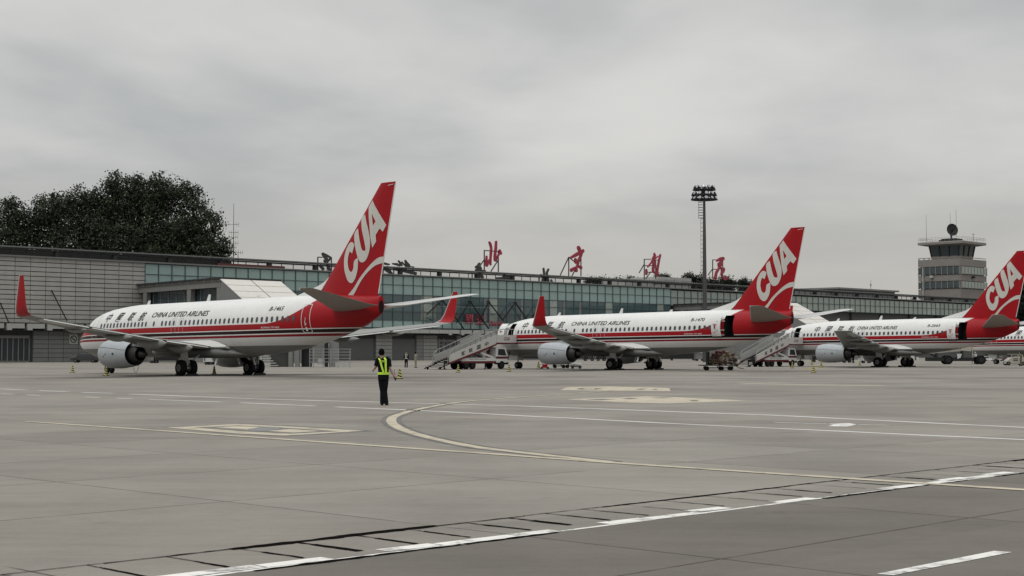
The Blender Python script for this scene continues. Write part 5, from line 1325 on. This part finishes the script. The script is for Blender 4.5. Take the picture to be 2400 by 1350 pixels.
def stand(lean=0.0, arm='down'):
    d = dict(head=(.0, .03, 1.58), neck=(0, .01, 1.44), chest=(0, 0, 1.28), waist=(0, 0, 1.02), pelvis=(0, 0, .92),
             sh_l=(-.19, 0, 1.38), el_l=(-.24, -.02, 1.10), wr_l=(-.22, .10, .88), ha_l=(-.21, .14, .80),
             sh_r=(.19, 0, 1.38), el_r=(.24, -.02, 1.10), wr_r=(.22, .10, .88), ha_r=(.21, .14, .80),
             hp_l=(-.09, 0, .86), kn_l=(-.10, .03, .47), an_l=(-.10, -.01, .08), to_l=(-.12, .15, .04),
             hp_r=(.09, 0, .86), kn_r=(.10, .03, .47), an_r=(.11, -.01, .08), to_r=(.13, .15, .04))
    if arm == 'hold': d.update(el_l=(-.23, .06, 1.12), wr_l=(-.12, .26, 1.12), ha_l=(-.05, .30, 1.12), el_r=(.23, .06, 1.12), wr_r=(.12, .26, 1.14), ha_r=(.05, .30, 1.14))
    if arm == 'reach': d.update(el_r=(.30, .16, 1.16), wr_r=(.42, .36, 1.14), ha_r=(.48, .42, 1.14), head=(.03, .08, 1.57))
    return d
def pp(px, py, *a, **k):
    q = at(px, py); return person((q.x, q.y, 0), *a, **k)
pp(952, 862, R(185), 'person in black with pale striped vest standing by the roller shutter', stand(), m_navy, m_navy, vest=mat('grey reflective vest', (.42, .43, .42), .5))
pp(974, 862, R(-60), 'person in khaki overall holding papers near the roller shutter', stand(arm='hold'), m_khaki, m_khaki)
pp(2286, 854, R(140), 'person in pale top and dark trousers behind the belt loader', stand(arm='hold'), m_navy, mat('pale shirt', (.42, .43, .44), .8), hat=m_lgrey)
pp(2393, 858, R(100), 'person in green overall standing at the yellow-grey tractor, right edge', stand(arm='reach'), mat('olive cloth', (.10, .11, .06), .9), mat('olive cloth', (.10, .11, .06), .9))
pp(2000, 851, R(30), 'person in black bending beside engine of the third airliner', stand(arm='reach'), m_navy, m_navy, hat=m_lgrey)

# ================================================================== GROUND EQUIPMENT
# baggage dolly with a netted pile of bags
def dolly(px0, px1, py, label, rz=0, deck=.48, L=3.5, name='baggage_dolly'):
    a, b = at(px0, py), at(px1, py); c = (a+b)/2
    t = thing(name, (c.x, c.y, 0), rz, label, 'dolly')
    MB().cb(-L/2, L/2, -.8, .8, deck-.05, deck+.03).obj('deck', m_dark, t)
    m = MB(); m.cb(-L/2+.4, L/2-.4, -.5, -.42, .2, .27); m.cb(-L/2+.4, L/2-.4, .42, .5, .2, .27)
    for x in (-L/2+.5, 0, L/2-.5): m.bar((x, -.5, .2), (x, -.5, deck), .07); m.bar((x, .5, .2), (x, .5, deck), .07)
    m.bar((L/2, 0, .25), (L/2+.6, 0, .16), .06); m.obj('frame', m_roofst, t)
    wheels(t, [(x, y) for x in (-L/2+.65, .25, L/2-.65) for y in (-.6, .6)], .19, .13, m_dark)
    return t, c
dl, dc = dolly(1645, 1722, 868, 'low dolly carrying a tall pile of bags near the middle airliner tail')
nb_ = [('brown', (.16, .09, .055)), ('cream', (.42, .37, .28)), ('maroon', (.13, .04, .035)), ('tan', (.30, .22, .14)), ('dark grey', (.05, .05, .05)), ('pale pink', (.45, .34, .30))]
MB().cb(-1.05, -.90, -.75, .75, .51, 1.72).obj('end_board', m_dark, dl)
rnd = random.Random(4); rows = [(.52, 6), (.78, 6), (1.04, 6), (1.30, 5), (1.54, 3)]
pos_w = ['left end', 'left', 'middle left', 'middle right', 'right', 'right end']; row_w = ['bottom', 'second', 'third', 'fourth', 'top']
for ri, (z, n) in enumerate(rows):
    for k in range(n):
        L = .42; x = -.62+k*.42+(.0 if n == 6 else .22 if n == 5 else .50); nm, colr = nb_[rnd.randrange(6) if k > 1 else rnd.choice((0, 2, 4))]
        for dep in (-.38,):
            bx = MB().box((0, 0, 0), (L*rnd.uniform(.80, 1.15), rnd.uniform(.45, .66), .25*rnd.uniform(.8, 1.15)))
            o = bx.obj('luggage_bag', mat('bag '+nm, colr, .7, var=.45, vscale=5), None, bevel=.07)
            o.location = (dc.x+x, dc.y+dep, z+.135); o.rotation_euler = (R(rnd.uniform(-8, 8)), R(rnd.choice((0, 0, 0, 80, -30))+rnd.uniform(-12, 12)), R(rnd.uniform(-25, 25)))
            tag(o, '%s bag in the %s row of the dolly pile, %s of its row' % (nm, row_w[ri], pos_w[k] if n == 6 else ('left', 'middle left', 'middle', 'middle right', 'right')[k]), 'luggage', 'bags piled on the dolly')
net = MB(); xs_ = [-.85+.34*k for k in range(9)]
def hump(x): return 1.10+.78*max(0, 1-((x-.55)/1.45)**2)**.6-.0
for x in xs_: net.tube([(x, -.76, .52), (x, -.76, hump(x)*.86), (x, -.5, hump(x)), (x, .5, hump(x)), (x, .76, .52)], .012, 4)
for z in (.75, 1.0, 1.25): net.tube([(-.88, -.765, z), (1.9, -.765, z)], .012, 4)
net.obj('cargo_net', mat('net cord', (.08, .07, .05), .9), dl)
# small dolly and parts under the engine
dolly(1285, 1345, 863, 'low empty dolly under the engine of middle airliner', name='engine_dolly', L=2.6)
g = at(1318, 864)
t = thing('tow_unit', (at(1350, 864).x, at(1350, 864).y, 0), 0, 'small grey rounded ground unit right of the low dolly', 'ground unit')
m = MB(); m.tube([(-.6, 0, .3), (-.2, 0, .38), (.4, 0, .34), (.62, 0, .25)], [.14, .24, .22, .1], 10); m.obj('body', m_lgrey, t, smooth=True); wheels(t, [(x, y) for x in (-.35, .4) for y in (-.3, .3)], .13, .1)
t = thing('tool_stand', (at(1277, 865).x, at(1277, 865).y, 0), 0, 'short red and grey tool stand left of the low dolly', 'tool stand')
m = MB(); m.box((0, 0, .3), (.5, .4, .35)); m.bar((-.2, 0, .1), (-.2, 0, .9), .05); m.bar((.2, 0, .1), (.3, 0, .75), .05); m.obj('frame', m_red, t, bevel=.03); wheels(t, [(-.3, -.2), (.3, -.2), (-.3, .2), (.3, .2)], .12, .08)
# parked car
def car(px0, px1, py, label, colm, rz=0, kind='car', H=1.45, L=4.4, name='parked_car'):
    a, b = at(px0, py), at(px1, py); c = (a+b)/2; sc = (b-a).length/L
    t = thing(name, (c.x, c.y, 0), rz, label, kind); t.scale = (sc, sc, sc)
    if kind == 'van': pr = [(-2.2, .35), (2.2, .35), (2.25, .95), (1.75, 1.15), (1.35, H), (-2.1, H+.02), (-2.22, 1.1)]
    else: pr = [(-2.2, .35), (2.2, .35), (2.22, .8), (1.3, .98), (.7, H), (-1.0, H+.02), (-1.75, 1.02), (-2.2, .92)]
    bo = MB().rings([[Vector((x, y*w_, z)) for x, z in pr] for y, w_ in ((-.86, 1), (.86, 1))]).obj('body', colm, t, bevel=.06)
    for s in (-1, 1):
        if kind == 'van': w = [(-1.9, 1.12), (1.5, 1.1), (1.2, H-.12), (-1.9, H-.1)]
        else: w = [(-1.5, 1.03), (1.05, 1.0), (.6, H-.08), (-.9, H-.06)]
        m = MB(); m.add([(x, s*.868, z) for x, z in w], [(0, 1, 2, 3)]); m.obj('window', m_glassd, bo)
    wheels(t, [(x, y) for x in (-1.35, 1.4) for y in (-.76, .76)], .32, .22)
    for s in (-1, 1): MB().box((2.2, s*.6, .72), (.08, .3, .14)).obj('headlight', m_lgrey, bo)
    return t
car(168, 234, 850, 'small black car parked in front of the stone wall', mat('black car paint', (.02, .021, .024), .25, coat=.5, var=.05), math.pi)
car(2306, 2331, 846, 'white minibus parked far behind the belt loader, left of two', m_white, 0, 'van', 1.95)
car(2327, 2352, 846.5, 'white minibus parked far behind the belt loader, right of two', m_fascia, 0, 'van', 1.9)
car(2350, 2376, 847, 'small maroon van behind the tractor', mat('maroon paint', (.10, .03, .03), .5), 0, 'van', 1.7)
# far row of carts and covered trolleys seen below the bellies
def cart(px, w, py, label, m_=m_dark, H=1.25):
    a = at(px, py); t = thing('baggage_cart', (a.x, a.y, 0), R(rnd.uniform(-8, 8)), label, 'cart', 'far baggage carts below the aircraft bellies')
    L = w/FPX*a.y
    MB().cb(-L/2, L/2, -.7, .7, .4, .5).obj('deck', m_, t); MB().cb(-L/2, L/2, -.75, .75, H, H+.08).obj('canopy', m_fascia, t)
    m = MB()
    for x in (-L/2+.06, L/2-.06):
        for y in (-.65, .65): m.bar((x, y, .4), (x, y, H), .07)
    m.cb(-L/2+.3, L/2-.3, -.5, .5, .5, H-.25); m.obj('load', m_, t)
    wheels(t, [(x, y) for x in (-L/2+.4, L/2-.4) for y in (-.55, .55)], .22, .16)
for i, px in enumerate((1372, 1388, 1402, 1416)): cart(px, 12, 846, ('first', 'second', 'third', 'fourth')[i]+' far covered cart from the left between engine and gear of middle airliner')
cart(1245, 52, 845, 'long dark flat trailer below nose belly of the middle airliner', H=1.9); cart(1180, 20, 846, 'dark cart behind the stairs truck cab', H=1.6)
cart(392, 60, 851, 'long dark trailer seen past engine of nearest airliner', H=1.6); cart(358, 18, 851, 'grey tank cart just right of the nearest engine', m_conc, H=1.5)
cart(492, 26, 855, 'pale service cart under belly of nearest airliner', m_lgrey, H=1.7); cart(540, 44, 856, 'dark low cart beside far main wheels of nearest airliner', H=1.2)
cart(1600, 60, 845, 'long dark trailer below aft belly of the middle airliner', H=1.7); cart(1640, 24, 846, 'grey cart left of the loaded dolly', m_conc, H=1.6)
cart(2030, 26, 851, 'pale box cart left of third airliner gear', m_lgrey, H=1.9); cart(2072, 20, 850, 'pale box cart between third airliner gear legs', m_lgrey, H=1.1); cart(1985, 24, 850, 'dark cart below the engine of third airliner', H=1.2)
cart(1930, 60, 849, 'long dark flat cart behind the third airliner nose', H=1.3)
# grey posts, steps and rails of the passenger passage behind the first tail
t = thing('passage_shelter', (at(690, 860).x, at(690, 860).y, 0), 0, 'grey passage posts and dark booth under the first airliner tail', 'shelter')
s_ = at(690, 860).y/FPX
def SX(px): return (px-690)*s_
for px in (682, 697): MB().cb(SX(px-5), SX(px+5), -.4, .3, 0, 3.2).obj('post', m_conc, t)
MB().cb(SX(632), SX(672), .6, 2.2, 0, 2.6).obj('booth', m_stoned, t); MB().cb(SX(705), SX(726), .5, 2, 0, 2.5).obj('booth', m_dark, t)
MB().cb(SX(630), SX(728), -.4, 2.2, 2.9, 3.15).obj('roof', m_conc, t)
MB().cb(SX(760), SX(768), .1, .5, 0, 3.1).obj('post', m_dark, t)
m = MB(); m.cb(SX(770), SX(792), .5, .8, 0, 3.3); m.obj('post', m_conc, t)
t = thing('stand_number_board', (at(778, 858).x, at(778, 858).y, 0), 0, 'round board with number 6 on a post under the first airliner tail', 'sign')
s2 = at(778, 858).y/FPX
MB().lathe([(-.05, .02), (-.05, 8*s2), (.03, 8*s2), (.03, .02)], 'Y', (0, 0, CAM_H+(825.6-809)*s2), 24).obj('board', m_fascia, t)
MB().bar((0, .05, 0), (0, .05, CAM_H+(825.6-812)*s2), .1).obj('post', m_dark, t)
bm = text_bm('6', .05)
for v in bm.verts: v.co = Vector(((v.co.x-.5)*.42, -.07, CAM_H+(825.6-809)*s2+(v.co.y-.5)*.62))
bm_obj(bm, 'numeral', m_ink, t)
t = thing('guard_rail', (at(775, 862).x, at(775, 862).y, 0), 0, 'pale steel guard rail with low panels under the first airliner tail', 'railing')
s3 = at(775, 862).y/FPX; Z3 = lambda py: CAM_H+(825.6-py)*s3
m = MB()
for px in (726, 735, 757, 775, 793, 820): m.bar(((px-775)*s3, 0, 0), ((px-775)*s3, 0, Z3(818)), .07)
for py in (818, 825, 832, 840, 848): m.bar(((724-775)*s3, 0, Z3(py)), ((823-775)*s3, 0, Z3(py)), .06)
m.obj('rail', m_rail, t)
for a, b in ((786, 797), (800, 819)): MB().cb((a-775)*s3, (b-775)*s3, -.06, -.03, .1, Z3(849)).obj('panel', m_fascia, t)
MB().cb((745-775)*s3, (760-775)*s3, .1, .3, .3, 1.0).obj('panel', m_lgrey, t)
t = thing('mobile_steps', (at(632, 860).x, at(632, 860).y, 0), 0, 'short white steps right of the far main wheels of nearest airliner', 'steps')
m = MB()
for k in range(5): m.cb(-1.1+k*.0, 1.0-k*.26, -.4, .4, .1+k*.27, .22+k*.27)
m.obj('tread', m_fascia, t); m = MB(); m.bar((-.9, -.4, 0), (-.9, -.4, 1.8), .08); m.bar((-.9, .4, 0), (-.9, .4, 1.8), .08); m.cb(-1.1, -.3, -.42, .42, 1.3, 1.85); m.obj('frame', m_lgrey, t)
# belt loader under the third tail
def belt_loader():
    p = at(2222, 854); s = p.y/FPX; t = thing('belt_loader', (p.x, p.y, 0), 0, 'beige belt loader with long raised conveyor under the third airliner tail', 'belt loader')
    Z = lambda py: CAM_H+(825.6-py)*s; Xp = lambda px: (px-2222)*s
    m = MB(); m.bar((Xp(2150), 0, Z(829)), (Xp(2274), 0, Z(819)), .22, .9, up=(0, 1, 0)); m.obj('conveyor', m_beige, t)
    m = MB(); m.rings([[Vector((x, y, z)) for x, z in ((Xp(2245), Z(821)), (Xp(2274), Z(823)), (Xp(2274), Z(809)), (Xp(2262), Z(811)))] for y in (-.5, -.44)]); m.obj('side_guard', m_beige, t)
    m = MB(); m.bar((Xp(2276), -.5, 0), (Xp(2278), -.5, Z(806)), .09); m.bar((Xp(2150), -.5, Z(829)), (Xp(2245), -.5, Z(817)), .06)
    for px in (2222, 2234, 2246): m.bar((Xp(px), -.5, Z(824)), (Xp(px), -.5, Z(816)), .06)
    m.obj('rail', m_beige, t)
    MB().cb(Xp(2172), Xp(2278), -.8, .8, .45, .95).obj('chassis', m_dark, t)
    m = MB(); m.rings([[Vector((x, y, z)) for x, z in ((Xp(2239), Z(829)), (Xp(2250), Z(829)), (Xp(2247), Z(838)), (Xp(2240), Z(841)))] for y in (-.9, -.84)]); m.obj('mudguard', m_lgrey, t)
    m = MB(); m.cb(Xp(2128), Xp(2150), -.9, .9, .5, 1.0); m.cb(Xp(2136), Xp(2140), -.9, .9, 1.0, 1.9); m.bar((Xp(2136), -.9, 1.9), (Xp(2154), -.9, 1.5), .1); m.obj('driver_stand', m_lgrey, t)
    wheels(t, [(Xp(2219), -.75), (Xp(2219), .75), (Xp(2296), -.75), (Xp(2296), .75)], .62, .35, m_roofst)
    m = MB(); m.bar((Xp(2180), 0, Z(829)), (Xp(2200), 0, .8), .16); m.bar((Xp(2258), 0, Z(820)), (Xp(2240), 0, .8), .16); m.obj('lift_arm', m_dark, t)
belt_loader()
def tractor():
    p = at(2375, 856.5); s = p.y/FPX; t = thing('baggage_tractor', (p.x, p.y, 0), 0, 'pale yellow-grey baggage tractor at the right edge of the apron', 'tractor')
    X_ = lambda px: (px-2375)*s; Z = lambda py: CAM_H+(825.6-py)*s
    MB().rings([[Vector((X_(x), y, Z(z))) for x, z in ((2356, 853), (2400, 853), (2400, 838), (2376, 836), (2366, 838), (2357, 845))] for y in (-.7, .7)]).obj('body', m_beige, t, bevel=.04)
    m = MB()
    for px in (2367, 2384): m.bar((X_(px), -.6, Z(838)), (X_(px), -.6, Z(830)), .06)
    m.cb(X_(2366), X_(2386), -.7, .7, Z(830.5), Z(829.5)); m.obj('frame', m_beige, t)
    m = MB(); m.cb(X_(2371), X_(2382), -.715, -.70, Z(846), Z(844)); m.cb(X_(2371), X_(2382), -.715, -.70, Z(842), Z(840)); m.obj('grille', m_dark, t)
    wheels(t, [(X_(2360), -.62), (X_(2360), .62), (X_(2394), -.62), (X_(2394), .62)], .26, .2)
tractor()
# tow bar left under the nearest engine, drain hoses
t = thing('hose_loop', (at(317, 874).x, at(317, 874).y, 0), 0, 'thin dark hose loop hanging below the nearest engine', 'hose')
m = MB(); m.tube([(-.13, 0, .62), (-.12, 0, .3), (-.02, 0, .05), (.12, 0, .05), (.22, 0, .3), (.25, 0, .62)], .018, 6); m.obj('hose', m_dark, t)
t = thing('tow_bar', (at(1490, 856).x, at(1490, 856).y, 0), R(4), 'thin pale tow bar lying between middle airliner main wheels', 'tow bar')
m = MB(); m.tube([(-2, 0, .35), (1.2, 0, .35)], .06, 8); m.obj('bar', m_rail, t); MB().box((1.3, 0, .35), (.4, .3, .25)).obj('tow_head', m_dark, t, bevel=.03)
